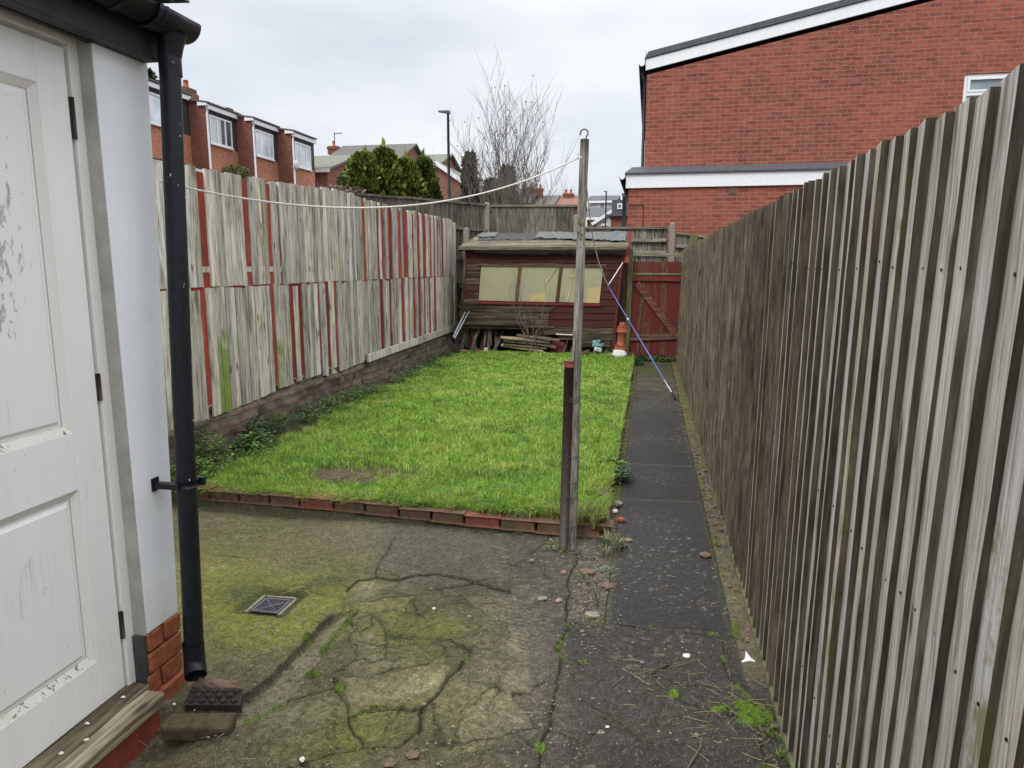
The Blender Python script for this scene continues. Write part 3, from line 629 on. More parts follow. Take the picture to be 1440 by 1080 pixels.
# ------------------------------------------------------------------ lawn
def lx0(y): return np.interp(y, [3.9, 4.3, 5.2, 6.5, 8, 10, 12.5], [-3.12, -3.08, -3.05, -3.08, -3.12, -3.15, -3.18])
def make_lawn():
    st = .03
    X, Y = np.meshgrid(np.arange(-3.47, -.2, st), np.arange(4.03, 13.5, st))
    n2 = fbm(X, Y, 3, 4, 309); n3 = fbm(X, Y, 16, 3, 321)
    Z = .075+(n2-.5)*.05+(n3-.5)*.015
    bed = ss(0, -.28, X-lx0(Y)); Z += bed*(.05+(n3-.5)*.06)
    Z += ss(12.0, 12.2, Y)*-.03
    C = np.zeros(X.shape+(3,)); C[:] = (.05, .065, .018)
    C = lerpc(C, (.055, .042, .026), np.clip(bed+ss(11.9, 12.1, Y), 0, 1))
    bp = blob(X, Y, -2.02, 4.66, .36, .18); C = lerpc(C, (.10, .072, .042), np.clip(bp*1.5, 0, 1))
    C *= (.6+.8*n3)[..., None]
    grid_mesh('lawn_soil', X, Y, Z, C, 'turf')
    def hz(x, y):
        return .075+(fbm(x, y, 3, 4, 309)-.5)*.05+(fbm(x, y, 16, 3, 321)-.5)*.015
    N = 330000
    u = rng.random(N); y = 4.04+(8.0)*u**1.45; x = rng.uniform(-3.25, -.205, N)
    keep = (x > lx0(y)+(fbm(x, y, 4, 3, 5)-.5)*.35)
    dens = fbm(x, y, 5, 3, 31); keep &= rng.random(N) < .45+dens*1.1
    keep &= rng.random(N) > np.clip(blob(x, y, -2.02, 4.70, .38, .21)*(.2+2.6*fbm(x, y, 8, 3, 141)**1.5*1.4)+blob(x, y, -1.2, 7.3, .12, .15)*.7+blob(x, y, -.75, 5.0, .2, .15)*.3, 0, .97)
    x = x[keep]; y = y[keep]; N = len(x); z = hz(x, y)-.004
    n4 = fbm(x, y, 1.4, 4, 61); n5 = fbm(x, y, 6, 3, 67); n6 = fbm(x, y, 12, 2, 91)
    front = ss(4.25, 4.04, y)
    h = rng.uniform(.025, .078, N)*(.7+.7*n5)*(1+.25*front)*(1-.6*np.clip(blob(x, y, -2.02, 4.55, .45, .3)*1.3, 0, 1)); wd = rng.uniform(.0016, .0032, N)*(1+ss(5, 11, y)*1.7)
    a = rng.uniform(0, 2*np.pi, N); lean = rng.uniform(.15, 1.05, N)*h
    fl = n6*6.28*2; dx = np.cos(a)*.7+np.cos(fl)*.6; dy = np.sin(a)*.7+np.sin(fl)*.6-front*.6
    b = rng.uniform(0, 2*np.pi, N); wx = np.cos(b)*wd; wy = np.sin(b)*wd
    v = np.zeros((N, 5, 3), np.float32)
    v[:, 0] = np.stack([x-wx, y-wy, z], -1); v[:, 1] = np.stack([x+wx, y+wy, z], -1)
    mxp = x+dx*lean*.4; myp = y+dy*lean*.4; mz = z+h*.62
    v[:, 2] = np.stack([mxp+wx*.8, myp+wy*.8, mz], -1); v[:, 3] = np.stack([mxp-wx*.8, myp-wy*.8, mz], -1)
    v[:, 4] = np.stack([x+dx*lean*1.1, y+dy*lean*1.1, z+h*(1-.3*lean/h)], -1)
    base = np.arange(N)*5
    loops = np.stack([base, base+1, base+2, base+3, base+3, base+2, base+4], -1).ravel().astype(np.int32)
    ls = np.stack([np.arange(N)*7, np.arange(N)*7+4], -1).ravel().astype(np.int32)
    # per blade colour
    yel = np.clip(.12+ss(.5, .75, n4)*.45+ss(.56, .75, n5)*.45+rng.normal(0, .24, N), 0, 1); r = rng.random(N)
    g0 = np.array((.23, .43, .045)); g1 = np.array((.44, .54, .10)); g2 = np.array((.15, .31, .045)); st_ = np.array((.5, .45, .2))
    c = g0*(1-yel[:, None])+g1*yel[:, None]; k = ss(.46, .30, fbm(x, y, 9, 3, 167))[:, None]*.75; c = c*(1-k)+g2*k
    c *= (.45+1.1*rng.random(N))[:, None]; dead = (r < .06+.10*front+.05*yel); c[dead] = st_*(.6+.6*rng.random((dead.sum(), 1)))
    c = c*.95+.05*c.mean(1, keepdims=True)*1.1
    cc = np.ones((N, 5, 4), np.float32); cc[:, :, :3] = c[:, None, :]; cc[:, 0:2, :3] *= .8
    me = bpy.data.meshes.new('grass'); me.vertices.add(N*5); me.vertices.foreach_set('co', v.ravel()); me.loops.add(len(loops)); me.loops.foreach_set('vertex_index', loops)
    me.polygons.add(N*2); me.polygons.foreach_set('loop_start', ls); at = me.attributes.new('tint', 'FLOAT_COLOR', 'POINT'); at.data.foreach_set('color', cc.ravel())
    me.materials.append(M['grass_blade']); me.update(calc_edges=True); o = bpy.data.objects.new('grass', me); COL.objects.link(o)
    tag(o, 'bright green short grass of the lawn between the two fences', 'grass', kind='stuff')
make_lawn()

# ================================================================== BRICK EDGING, KERBS
ed = thing('lawn_edging', 'low edging of old red and brown bricks retaining the front of the lawn', 'edging', (-1.5, 3.97, 0))
mb = MB(); pts = [(-3.45, 4.03), (-2.9, 4.012), (-2.25, 4.005), (-1.76, 3.995), (-1.29, 3.982), (-.84, 3.95), (-.36, 3.955)]
for i in range(len(pts)-1):
    (xa, ya), (xb, yb) = pts[i], pts[i+1]
    mb.prism([(xa, ya+.002, -.05), (xb, yb+.002, -.05), (xb, yb+.10, -.05), (xa, ya+.10, -.05)], (0, 0, (.104, .100, .088, .074, .060, .052)[i]))
mb.build('footing', 'lawn_concrete', ed, .006)
pts_ed = pts; x = -3.44; cnt = 0
while x < -.38:
    Lb = .215*random.uniform(.93, 1.04); yb = np.interp(x, [p[0] for p in pts], [p[1] for p in pts]); y2 = np.interp(x+Lb, [p[0] for p in pts], [p[1] for p in pts])
    zb = float(np.interp(x, [-3.4, -2.2, -1.2, -.4], [.056, .048, .022, .004])); top = zb+.068+random.uniform(-.006, .006)
    b = MB(); jj = .004
    dy = random.uniform(-.006, .008)
    vs = [(x+.005, yb+dy, zb), (x+Lb-.004, y2+dy, zb), (x+Lb-.004, y2+.10+dy, zb), (x+.005, yb+.10+dy, zb)]
    seg = []
    b.prism([Vector(v)+Vector((random.uniform(-jj, jj), random.uniform(-jj, jj), 0)) for v in vs], (random.uniform(-.004, .004), random.uniform(-.006, .004), top-zb))
    mt = 'red_brick_bright' if cnt in (6, 11) else random.choice(['red_brick_plain', 'brown_brick', 'brown_brick', 'brown_brick'])
    o = b.build('brick', mt, ed, .011)
    if cnt in (6,): lab(o, 'bright red clean brick of the edging')
    x += Lb+.006; cnt += 1
# side edging: first rough bricks, then a concrete kerb along the path
se = thing('side_edging', 'rough kerb of broken brick and mossy concrete between the lawn and the path', 'kerb', (-.24, 8, 0))
for k, (y0, y1, z1, mt, xx) in enumerate(((4.42, 4.62, .105, 'brown_brick', -.31), (4.64, 4.86, .10, 'brown_brick', -.30), (4.18, 4.38, .05, 'stone', -.30))):
    MB().box((xx, y0, -.02), (xx+.10, y1, z1), j=.012).build('brick', mt, se, .012)
mb = MB(); y = 5.2
while y < 12.0:
    l = random.uniform(.5, .9); zt = .085+random.uniform(-.01, .01); mb.box((-.275, y, -.05), (-.19+random.uniform(-.008, .008), min(y+l-.01, 12.05), zt), j=.006); y += l
mb.build('kerb', 'lawn_concrete', se, .012)
fk = MB(); y = 1.0
while y < 11.9:
    l = random.uniform(.7, 1.1); fk.box((.485, y, -.06), (.56, y+l-.012, .02+random.uniform(0, .008)), j=.004); y += l
o = fk.build('fence_kerb', 'lawn_concrete', None, .008); tag(recenter(o), 'mossy concrete strip under the foot of the right fence', 'kerb')

# ================================================================== RIGHT FENCE
rf = thing('board_fence', 'tall weathered grey closeboard fence running down the right side of the path', 'fence', (.52, 6.2, 0))
mb = MB(); rfn = MB(); y = .32
def leanx(y): return .035*(max(0, y-6)/6)
while y < 12.0:
    wd = random.uniform(.078, .098)
    if .9 < y < 1.7: wd = random.uniform(.08, .092)
    t = wd*.175*random.uniform(.88, 1.15); top = 1.825+random.uniform(-.007, .006); b0 = .0+random.uniform(.005, .03)
    y1 = y+wd; ns = 12 if y < 4 else 4; vs = []; off = random.uniform(-.003, .003)
    tw = random.uniform(-.003, .003)
    for i in range(ns+1):
        z = b0+(top-b0)*i/ns; wx = random.uniform(-.0012, .0012)+off+tw*(i/ns-.5); wy = random.uniform(-.0012, .0012)
        lx = leanx(y)*z/1.8
        nx = .500-t; yl = -.072*(z-.9); vs += [(nx+wx+lx, y+wy+yl, z), (.5015+wx*.3+lx, y1+.010+yl, z), (.507+lx, y1+.010+yl, z), (.5025+lx, y+wy+yl, z)]
    if y < 5:
        for z in (.37, .94, 1.56): rfn.lump((.5-t*.62+leanx(y), y+wd*.42-.072*(z-.9), z+random.uniform(-.012, .012)), (.0018, .0035, .0035), 6, rough=.1)
    fs = []; mi = []
    for i in range(ns):
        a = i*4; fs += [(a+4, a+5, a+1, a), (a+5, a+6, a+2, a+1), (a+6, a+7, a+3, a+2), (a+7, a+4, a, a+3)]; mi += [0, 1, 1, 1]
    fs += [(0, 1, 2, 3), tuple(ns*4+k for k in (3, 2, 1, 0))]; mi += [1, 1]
    mb._add(vs, fs, mi, (min(1, random.random()*.28+.60*float(ss(1.6, 6, y))), random.random(), random.random())); y = y1  # near boards get a darker edge tint, painting in the deeper shade between them
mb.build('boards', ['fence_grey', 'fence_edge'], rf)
rfn.build('nails', 'felt_black', rf, kind='stuff')
mb = MB()
for z in (.35, .95, 1.55):
    mb.box((.512+.0, .35, z-.04), (.565, 12.0, z+.04))
mb.build('rails', 'fence_dark', rf)
for k in range(7):
    yy = .6+k*1.88; MB().box((.567, yy, -.05), (.65, yy+.09, 1.72)).build('post', 'fence_dark', rf, .004)

# ================================================================== LEFT FENCE
XF = -3.46
lf = thing('board_fence', 'pale patched board fence with red painted stripes showing through its gaps, left of the lawn', 'fence', (XF, 8.3, .35))
topz = lambda y: float(np.interp(y, [3, 5.0, 6.5, 7.8, 8.64, 9.7, 11, 12.43], [2.30, 2.31, 2.35, 2.412, 2.37, 2.365, 2.38, 2.367]))
botz = lambda y: float(np.interp(y, [3, 5.0, 5.8, 6.2, 6.95, 7.2, 8.2, 12.5], [.33, .35, .38, .41, .42, .37, .40, .40]))
UP_RED = [(278,289),(341,349),(374,380),(389,391.5),(508,512),(528,531),(534,538),(543,549.5),(557,562),(565,572),(577,580),(584.5,588.5),(592,597),(602,605),(608,610),(612.5,614.5),(619,622)]
LO_RED = [(281,290),(379.5,386),(407,413),(419.5,425),(446,449.5),(458,462.5),(469.5,473.5),(533,539),(546,550),(556,558),(564,568.5),(573,575),(580.5,583.5),(587,591.5),(595,598),(602,605),(610,613)]
JZ = 1.39
def strips(red, ypix, z0f, z1f, mbx, alt):
    gaps = [(PX(a, ypix, XF).y, PX(b, ypix, XF).y) for a, b in red]; gaps.sort(); y = 3.3; out = []
    ends = gaps+[(12.43, 12.43)]
    for g0, g1 in ends:
        while g0-y > .02:
            wd = random.uniform(.055, .115)
            if g0-y < wd*1.45: wd = g0-y
            proud = random.choice((0, .004, .009))
            z0 = z0f(y)+random.uniform(-.004, .004); z1 = z1f(y)+random.uniform(-.012, .012); gp_ = random.choice((.0012, .0015, .004))
            ns = 5; x0 = XF+proud; vs = []
            for i in range(ns+1):
                z = z0+(z1-z0)*i/ns; a = random.uniform(-.002, .002)
                vs += [(x0+.018+a, y+.0015, z), (x0+.018+a, y+wd-gp_, z), (x0, y+wd-gp_, z), (x0, y+.0015, z)]
            fs = []
            for i in range(ns):
                q = i*4
                for k in range(4): fs.append((q+k, q+(k+1) % 4, q+4+(k+1) % 4, q+4+k))
            fs += [(3, 2, 1, 0), tuple(ns*4+k for k in range(4))]
            mossy = (1.35 if alt and abs(y-5.24) < .07 else 1.1 if alt and abs(y-6.15) < .07 else random.random()*.8)
            mbx._add(vs, fs, 0, (random.random(), mossy, random.random())); y += wd
        y = max(y, g1)
nails = MB()
for k in range(150):
    yy = 4.3+8*random.random()**1.3; zz = random.choice((1.52, 2.16, .62, 1.25, 1.95))+random.uniform(-.02, .02); nails.lump((XF+.0275, yy, zz), (.0015, .0035, .0035), 6, rough=.1)
nails.build('nails', 'felt_black', lf, kind='stuff')
mu = MB(); strips(UP_RED, 330, lambda y: JZ+.010, topz, mu, False); mu.build('upper_boards', 'fence_pale', lf)
ml = MB(); strips(LO_RED, 470, botz, lambda y: JZ+.004+random.choice((0, 0, -.012, .006))+random.uniform(-.003, .003), ml, True); ml.build('lower_boards', 'fence_pale', lf)
mr_ = MB(); y = 3.3
while y < 12.4:
    wd = random.uniform(.10, .15); mr_.box((XF-.022, y, .46), (XF+.009+random.uniform(0, .003), y+wd-.002, topz(y)-.03)); y += wd
lab(mr_.build('red_backing_boards', 'fence_red', lf), 'red painted boards showing in the gaps of the fence')
mb = MB()
mb.box((XF-.007, 3.3, 1.515), (XF+.014, 7.4, 1.56))
mb.build('rails', 'fence_grey', lf)
mb = MB(); mb.box((XF-.02, 12.40, .36), (XF+.05, 12.52, 2.33)); mb.build('end_post', 'fence_pale', lf, .004)
y0 = PX(517, 515, XF+.05).y
mb = MB(); mb.plank((XF+.052, y0, .385+.05), (XF+.052, 10.2, .40+.05), .10, .024, (1, 0, 0), seg=3); mb.plank((XF+.053, 10.21, .40+.05), (XF+.053, 12.4, .43+.05), .10, .024, (1, 0, 0), seg=3)
lab(mb.build('gravel_board', 'fence_pale', lf), 'pale mossy board nailed along the foot of the fence')

# plinth wall below it
def plinth():
    X = []; ys = np.arange(3.2, 12.6, .03); zs = np.arange(-.1, .44, .03); Yg, Zg = np.meshgrid(ys, zs)
    n = fbm(Yg, Zg, 9, 4, 411); n_b = fbm(Yg, Zg*2, 2.2, 3, 433); Xg = XF+.045+(n-.5)*.10+(n_b-.5)*.10-(Zg-.2)*.12
    Xg = np.where(Zg > .36+0*Zg, Xg-.03, Xg); C = np.ones(Yg.shape+(3,))
    o = grid_mesh('plinth_wall', Xg, Yg, Zg+.0, C, 'plinth_brick'); del o['kind']; m = MB(); m.box((XF-.12, 3.2, -.1), (XF-.025, 12.6, .43))
    me = m.build('backing', 'plinth_brick', None)
    t = thing('plinth_wall', 'crumbling low brick and concrete wall carrying the left fence', 'wall', (XF, 8, 0)); 
    for q, nmq in ((o, 'facing'), (me, 'core')): q.data.transform(Matrix.Translation((-XF, -8, 0))); q.parent = t; q.name = nmq
plinth()

# ================================================================== OUTBUILDING WITH THE WHITE DOOR
XW = -1.70
ob = thing('outbuilding', 'white rendered outbuilding with a peeling panelled door at the left edge', 'building', (-2.6, 1, 0))
mb = MB(); Y0, Y1 = 2.04, 2.265
mb._add([(XW, 2.043, .277), (XW, 2.215, .277), (-4.1, 2.215, .277), (-4.1, 2.043, .277), (XW, 2.034, 2.30), (XW, 2.29, 2.30), (-4.1, 2.29, 2.30), (-4.1, 2.034, 2.30)],
        [(3, 2, 1, 0), (4, 5, 6, 7), (0, 1, 5, 4), (1, 2, 6, 5), (2, 3, 7, 6), (3, 0, 4, 7)])
mb.box((-4.1, -1.6, 0), (-3.9, 2.04, 2.3)); mb.box((-3.9, -1.6, 0), (XW, -1.4, 2.3))
mb.box((XW-.12, -1.4, 0), (XW, 1.10, 2.24))
mb.build('wall', 'white_render', ob, .006)
# brick base of the pier (three courses of painted brick)
mb = MB(); zc = .276; 
for r_ in range(4):
    z1 = zc-r_*.078; z0 = z1-.070
    if r_ % 2 == 0: segs = [(2.046, 2.125), (2.133, 2.222)]
    else: segs = [(2.046, 2.222)]
    if r_ == 2: segs = [(2.03, 2.10), (2.108, 2.225)]
    for a, b in segs: mb.box((-2.0, a, z0), (XW-.004+random.uniform(-.004, .006)-(.0 if r_ < 3 else -.012), b, z1), j=.003)
mb.box((-4.05, 2.055, -.02), (XW-.016, 2.212, .274), mi=1)
lab(mb.build('brick_base', ['base_red', 'base_mortar'], ob, .006), 'orange painted brick base under the white render')
MB()._add([(XW-.052, 2.0395, .277), (XW-.001, 2.0395, .277), (XW-.001, 2.0305, 2.30), (XW-.052, 2.0305, 2.30), (XW-.052, 2.0425, .277), (XW-.001, 2.0425, .277), (XW-.001, 2.0335, 2.30), (XW-.052, 2.0335, 2.30)],
    [(0, 1, 2, 3), (7, 6, 5, 4), (0, 4, 5, 1), (1, 5, 6, 2), (2, 6, 7, 3), (3, 7, 4, 0)]).build('door_reveal', 'reveal_grey', ob)
MB().box((XW-.055, 2.028, .09), (XW-.006, 2.042, .276)).build('frame_foot', 'felt_dark', ob)
# door frame
XD = -1.75
fr = MB(); fr.box((XD-.05, 1.995, .10), (XD, 2.042, 2.26)); fr.box((XD-.05, 1.13, 2.225), (XD, 1.995, 2.30)); fr.box((XD-.05, 1.10, .10), (XD, 1.147, 2.225))
fr.build('door_frame', 'frame_paint', ob, .004)
dr = thing('door', 'x', 'x', (XD, 1.6, .1)); 
for k in ('label', 'category'): del dr[k]
dr.parent = ob; dr.location = Vector((XD, 1.6, .1))-ob.location
D0, D1 = 1.150, 1.990; DT, DB = 2.212, .112; px1, px0 = 1.872, 1.27
lf_ = MB(); xb, xf = XD-.040, XD-.006
lf_.box((xb, px1, DB), (xf, D1-.006, DT)); lf_.box((xb, D0, DB), (xf, px0, DT))
for z0, z1 in ((2.086, DT), (.86, 1.047), (DB, .272)): lf_.box((xb, px0, z0), (xf-.001, px1, z1))
lf_.build('door_leaf', 'door_paint', dr, .003)
for z0, z1 in ((1.047, 2.086), (.272, .86)):
    pn = MB(); pn.box((xb+.008, px0, z0), (xb+.014, px1, z1)); g_ = .032
    pn._add([(xb+.014, px0+g_, z0+g_), (xb+.014, px1-g_, z0+g_), (xb+.014, px1-g_, z1-g_), (xb+.014, px0+g_, z1-g_), (xb+.022, px0+g_+.012, z0+g_+.012), (xb+.022, px1-g_-.012, z0+g_+.012), (xb+.022, px1-g_-.012, z1-g_-.012), (xb+.022, px0+g_+.012, z1-g_-.012)],
            [(4, 5, 6, 7), (0, 1, 5, 4), (1, 2, 6, 5), (2, 3, 7, 6), (3, 0, 4, 7)])
    pn.build('door_panel', 'door_paint', dr)
    md = MB()   # bevelled moulding round the panel
    def mould(a, b, inn, mi=0):
        a, b, inn = Vector(a), Vector(b), Vector(inn); md._add([a+Vector((xf-.002, 0, 0)), b+Vector((xf-.002, 0, 0)), b+inn+Vector((xb+.017, 0, 0)), a+inn+Vector((xb+.017, 0, 0))], [(0, 1, 2, 3)], mi)
    m_ = .022
    for (a, b, ia, ib, k) in (((0, px0, z0), (0, px1, z0), (0, m_, m_), (0, -m_, m_), 1), ((0, px1, z0), (0, px1, z1), (0, -m_, m_), (0, -m_, -m_), 0), ((0, px1, z1), (0, px0, z1), (0, -m_, -m_), (0, m_, -m_), 0), ((0, px0, z1), (0, px0, z0), (0, m_, -m_), (0, m_, m_), 0)):
        a, b, ia, ib = Vector(a), Vector(b), Vector(ia), Vector(ib)
        md._add([a+Vector((xf-.002, 0, 0)), b+Vector((xf-.002, 0, 0)), b+ib+Vector((xb+.0165, 0, 0)), a+ia+Vector((xb+.0165, 0, 0))], [(0, 1, 2, 3)], k)
    md.build('panel_moulding', ['frame_paint', 'bead_paint'], dr)
for zc_, h_ in ((2.01, .062), (1.172, .045), (.338, .05)):
    hg = MB(); hg.tube([(XD-.001, 1.9925, zc_-h_), (XD-.001, 1.9925, zc_+h_)], .0055, 8); hg.box((XD-.008, 1.984, zc_-h_), (XD-.0035, 1.9905, zc_+h_)); hg.build('hinge', 'steel_brown', dr)
# sill
mb = MB(); mb.box((-1.80, .8, .045), (-1.685, 2.02, .108), j=.003); mb.build('inner_sill', 'sill_wood', ob, .006)
mb = MB(); mb.plank((-1.648, .8, .078), (-1.648, 1.995, .078), .072, .045, seg=10, j=.004); mb.build('outer_sill', 'sill_wood', ob, .005)
MB().box((-1.95, .8, -.1), (-1.645, 2.0, .05), j=.003).build('painted_step', 'paint_red', ob)
# eaves
mb = MB(); mb.box((-1.70, -1.6, 2.24), (-1.645, 2.275, 2.36)); mb.box((-1.72, -1.6, 2.235), (-1.70, 2.27, 2.30)); mb.build('fascia', 'black_timber', ob, .004)
mb = MB(); mb._add([(-1.53, -1.7, 2.42), (-1.53, 2.15, 2.42), (-4.2, 2.15, 3.2), (-4.2, -1.7, 3.2), (-1.53, -1.7, 2.44), (-1.53, 2.15, 2.44), (-4.2, 2.15, 3.22), (-4.2, -1.7, 3.22)],
        [(3, 2, 1, 0), (4, 5, 6, 7), (0, 1, 5, 4), (1, 2, 6, 5), (2, 3, 7, 6), (3, 0, 4, 7)])
for k in range(14):
    yy = 2.25-k*.27; mb.box((-1.64, yy-.262, 2.415), (-1.495-random.uniform(0, .012), yy, 2.430), j=.004)
mb.box((-1.66, 1.9, 2.392), (-1.518, 2.19, 2.408), j=.004)
mb.build('roof', 'slate_edge', ob)
def halfpipe(mb, x, z, y0, y1, r, t=.004, n=14, rim=True):
    prof = [(x+r*math.cos(a), z+r*math.sin(a)) for a in np.linspace(math.pi, 2*math.pi, n)]; inn = [(x+(r-t)*math.cos(a), z+(r-t)*math.sin(a)) for a in np.linspace(2*math.pi, math.pi, n)]
    pr_ = prof+inn; m = len(pr_); vs = [(a, y0, b) for a, b in pr_]+[(a, y1, b) for a, b in pr_]
    fs = [(i, (i+1) % m, m+(i+1) % m, m+i) for i in range(m)]
    fs += [(i, m-1-i, m-2-i, i+1) for i in range(n-1)]+[(m+i, m+i+1, 2*m-2-i, 2*m-1-i) for i in range(n-1)]
    mb._add(vs, fs, 0, None, True)
gt = MB(); GX, GZ = -1.585, 2.372
halfpipe(gt, GX, GZ, -1.6, 2.16, .056)
g_o = gt.build('gutter', 'black_plastic', ob)
un = MB(); halfpipe(un, GX, GZ, 2.13, 2.335, .061, .006); halfpipe(un, GX, GZ, 2.128, 2.142, .065, .006); halfpipe(un, GX, GZ, 2.158, 2.170, .065, .006)
a_ = np.linspace(math.pi, 2*math.pi, 14); un._add([(GX+.061*math.cos(t), 2.338-.0*t, GZ+.061*math.sin(t)) for t in a_]+[(GX+.058*math.cos(t), 2.345, GZ+.058*math.sin(t)) for t in a_], [(i, i+1, 14+i+1, 14+i) for i in range(13)]+[tuple(range(14, 28))], 0)
un.tube([(-1.588, 2.265, 2.325), (-1.592, 2.264, 2.29), (-1.597, 2.262, 2.255)], [.050, .040, .037], 18, cap=False)
un.build('gutter_outlet', 'black_plastic', ob)
br = MB(); halfpipe(br, GX, GZ, 1.985, 2.01, .060, .006); br.box((-1.645, 1.985, 2.33), (-1.63, 2.01, 2.40)); br.build('gutter_bracket', 'black_plastic', ob)
P_T = Vector((-1.598, 2.262, 2.262)); P_B = Vector((-1.600, 2.150, .118))
dp = MB(); dp.tube([P_T, P_T.lerp(P_B, .5)+Vector((0, -.006, 0)), P_B], .034, 24, cap=False); dp.tube([P_T+Vector((0, 0, .0)), P_T+Vector((0, 0, -.07))], .0365, 24, cap=False)
dpo = dp.build('downpipe', 'black_plastic', ob)
shoe = MB(); dirn = Vector((.14, -.75, -.55)).normalized()
c0 = P_B+Vector((0, 0, .085)); sp_pts = [c0, P_B+Vector((0, 0, .030)), P_B+Vector((.002, -.003, .010)), P_B+Vector((.010, -.014, -.010)), P_B+Vector((.026, -.034, -.026))]
shoe.tube(sp_pts, [.0375, .0375, .0375, .038, .0385], 24, cap=False)
shoe.tube(list(reversed([p+Vector((0, 0, .0)) for p in sp_pts])), [.0352, .0345, .034, .034, .034], 24, cap=False)
e_d = (sp_pts[-1]-sp_pts[-2]).normalized(); shoe.tube([sp_pts[-1], sp_pts[-1]+e_d*.001], [.0385, .0352], 24, cap=False)
shoe.build('shoe', 'black_plastic', dpo); 
cz = PX(255, 683, -1.6).z; pc = P_T.lerp(P_B, (P_T.z-cz)/(P_T.z-P_B.z))+Vector((0, -.003, 0))
cl = MB(); cl.tube([pc+Vector((0, 0, -.012)), pc+Vector((0, 0, .012))], .0385, 20, cap=True); cl.box((XW, pc.y-.05, cz-.011), (pc.x, pc.y-.022, cz+.009)); cl.box((XW-.001, pc.y-.055, cz-.02), (XW+.006, pc.y-.02, cz+.026))
cl.box((pc.x, pc.y+.03, cz-.014), (pc.x+.045, pc.y+.048, cz+.014)); cl.build('pipe_clip', 'black_plastic', dpo)
sc_ = MB(); sc_.tube([P_T+Vector((.028, -.024, -.035)), P_T+Vector((.031, -.027, -.035))], .006, 10); sc_.build('screw', 'lamp_metal', dpo)
sp2 = MB()
for k in range(15):
    t = random.random()**.9; c = P_T.lerp(P_B, .08+t*.6); a = random.uniform(-1.6, .7); s_ = random.uniform(.0012, .0038)
    sp2.lump(c+Vector((math.cos(a)*.0338, -.003+math.sin(a)*.0338, 0)), (s_*.6, s_*.6, s_*random.uniform(1, 2.2)), 6)
sp2.build('bird_droppings', 'white_block', dpo, kind='stuff')

# ================================================================== SHED
YS = 12.0
sh = thing('garden_shed', 'derelict leaning shed of peeling red brown boards with three boarded windows', 'shed', (-1.75, 12.6, .1))
def skew(mb_, k=.085, zr=1.9):
    mb_.v = [(x+k*(z-zr), y, z) for x, y, z in mb_.v]; return mb_
sx0, sx1 = -3.09, -.415; zt = 1.88
wx0, wx1 = -2.80, -.72; wz0, wz1 = .985, 1.565
wl = MB()
def clap(x0, x1, z0, z1, ay=None, mbx=None, y=YS):
    mbx = mbx or wl; n = max(1, int((x1-x0)/.35)); vs = []
    for i in range(n+1):
        x = x0+(x1-x0)*i/n; e = random.uniform(-.003, .003)
        vs += [(x, y-.020+e, z0+random.uniform(-.003, .003)), (x, y-.008+e, z1), (x, y+.004, z1), (x, y+.004, z0)]
    fs = []
    for i in range(n):
        q = i*4
        for k in range(4): fs.append((q+k, q+4+k, q+4+(k+1) % 4, q+(k+1) % 4))
    fs += [(0, 1, 2, 3), tuple(n*4+k for k in (3, 2, 1, 0))]
    mbx._add(vs, fs, 0, (random.random(), ay if ay is not None else random.random(), random.random()))
bh_ = .118; z = .56
while z < zt-.01:
    z1 = min(z+bh_+.006, zt)
    redz = .25 if z < 1.0 else .6
    cuts = [(sx0, -1.55, redz-.25), (-1.55, sx1, .95)] if z < wz0 else [(sx0, sx1, .8)]
    if z < wz1-.03 and z1 > wz0+.03: cuts = [(sx0, wx0-.01, .55), (wx1+.01, sx1, 1.0)]
    for a, b, r_ in cuts: clap(a+.001, b-.001, z, z1, r_+random.uniform(-.15, .1))
    z += bh_
clap(-1.62, sx1, .445, .562, .45); clap(-1.35, sx1-.02, .335, .447, .35); clap(-1.02, sx1-.05, .225, .337, .15)
for a, b, zz in ((-1.9, -1.45, .535), (-1.62, -1.2, .42)): clap(a, b, zz, zz+.06, .1)
skew(wl).build('front_wall', 'shed_board', sh)
mb = MB()
for k, (x, r_) in enumerate(((sx1, .9), (sx0, .3))):
    z = .5
    while z < 1.86: mb.box((x-.012, YS+.01, z), (x+.002, YS+1.5, z+.115), tint=(random.random()*.6, r_, random.random())); z += .118
mb._add([(sx1-.01, YS+.02, 1.86), (sx1-.01, YS+1.5, 1.86), (sx1-.01, YS+.75, 2.07), (sx1+.001, YS+.02, 1.86), (sx1+.001, YS+1.5, 1.86), (sx1+.001, YS+.75, 2.07)], [(0, 1, 2), (5, 4, 3)])
mb.box((sx0, YS+1.48, .5), (sx1, YS+1.5, 1.86)); mb.box((sx0, YS+.01, .5), (sx1, YS+1.48, .56))
skew(mb).build('side_wall', 'shed_board', sh)
MB_ = MB(); MB_.box((wx0, YS+.02, wz0), (wx1, YS+.04, wz1)); skew(MB_).build('window_backing', 'void', sh)
div = [-2.80, -2.155, -2.10, -1.46, -1.405, -.72]
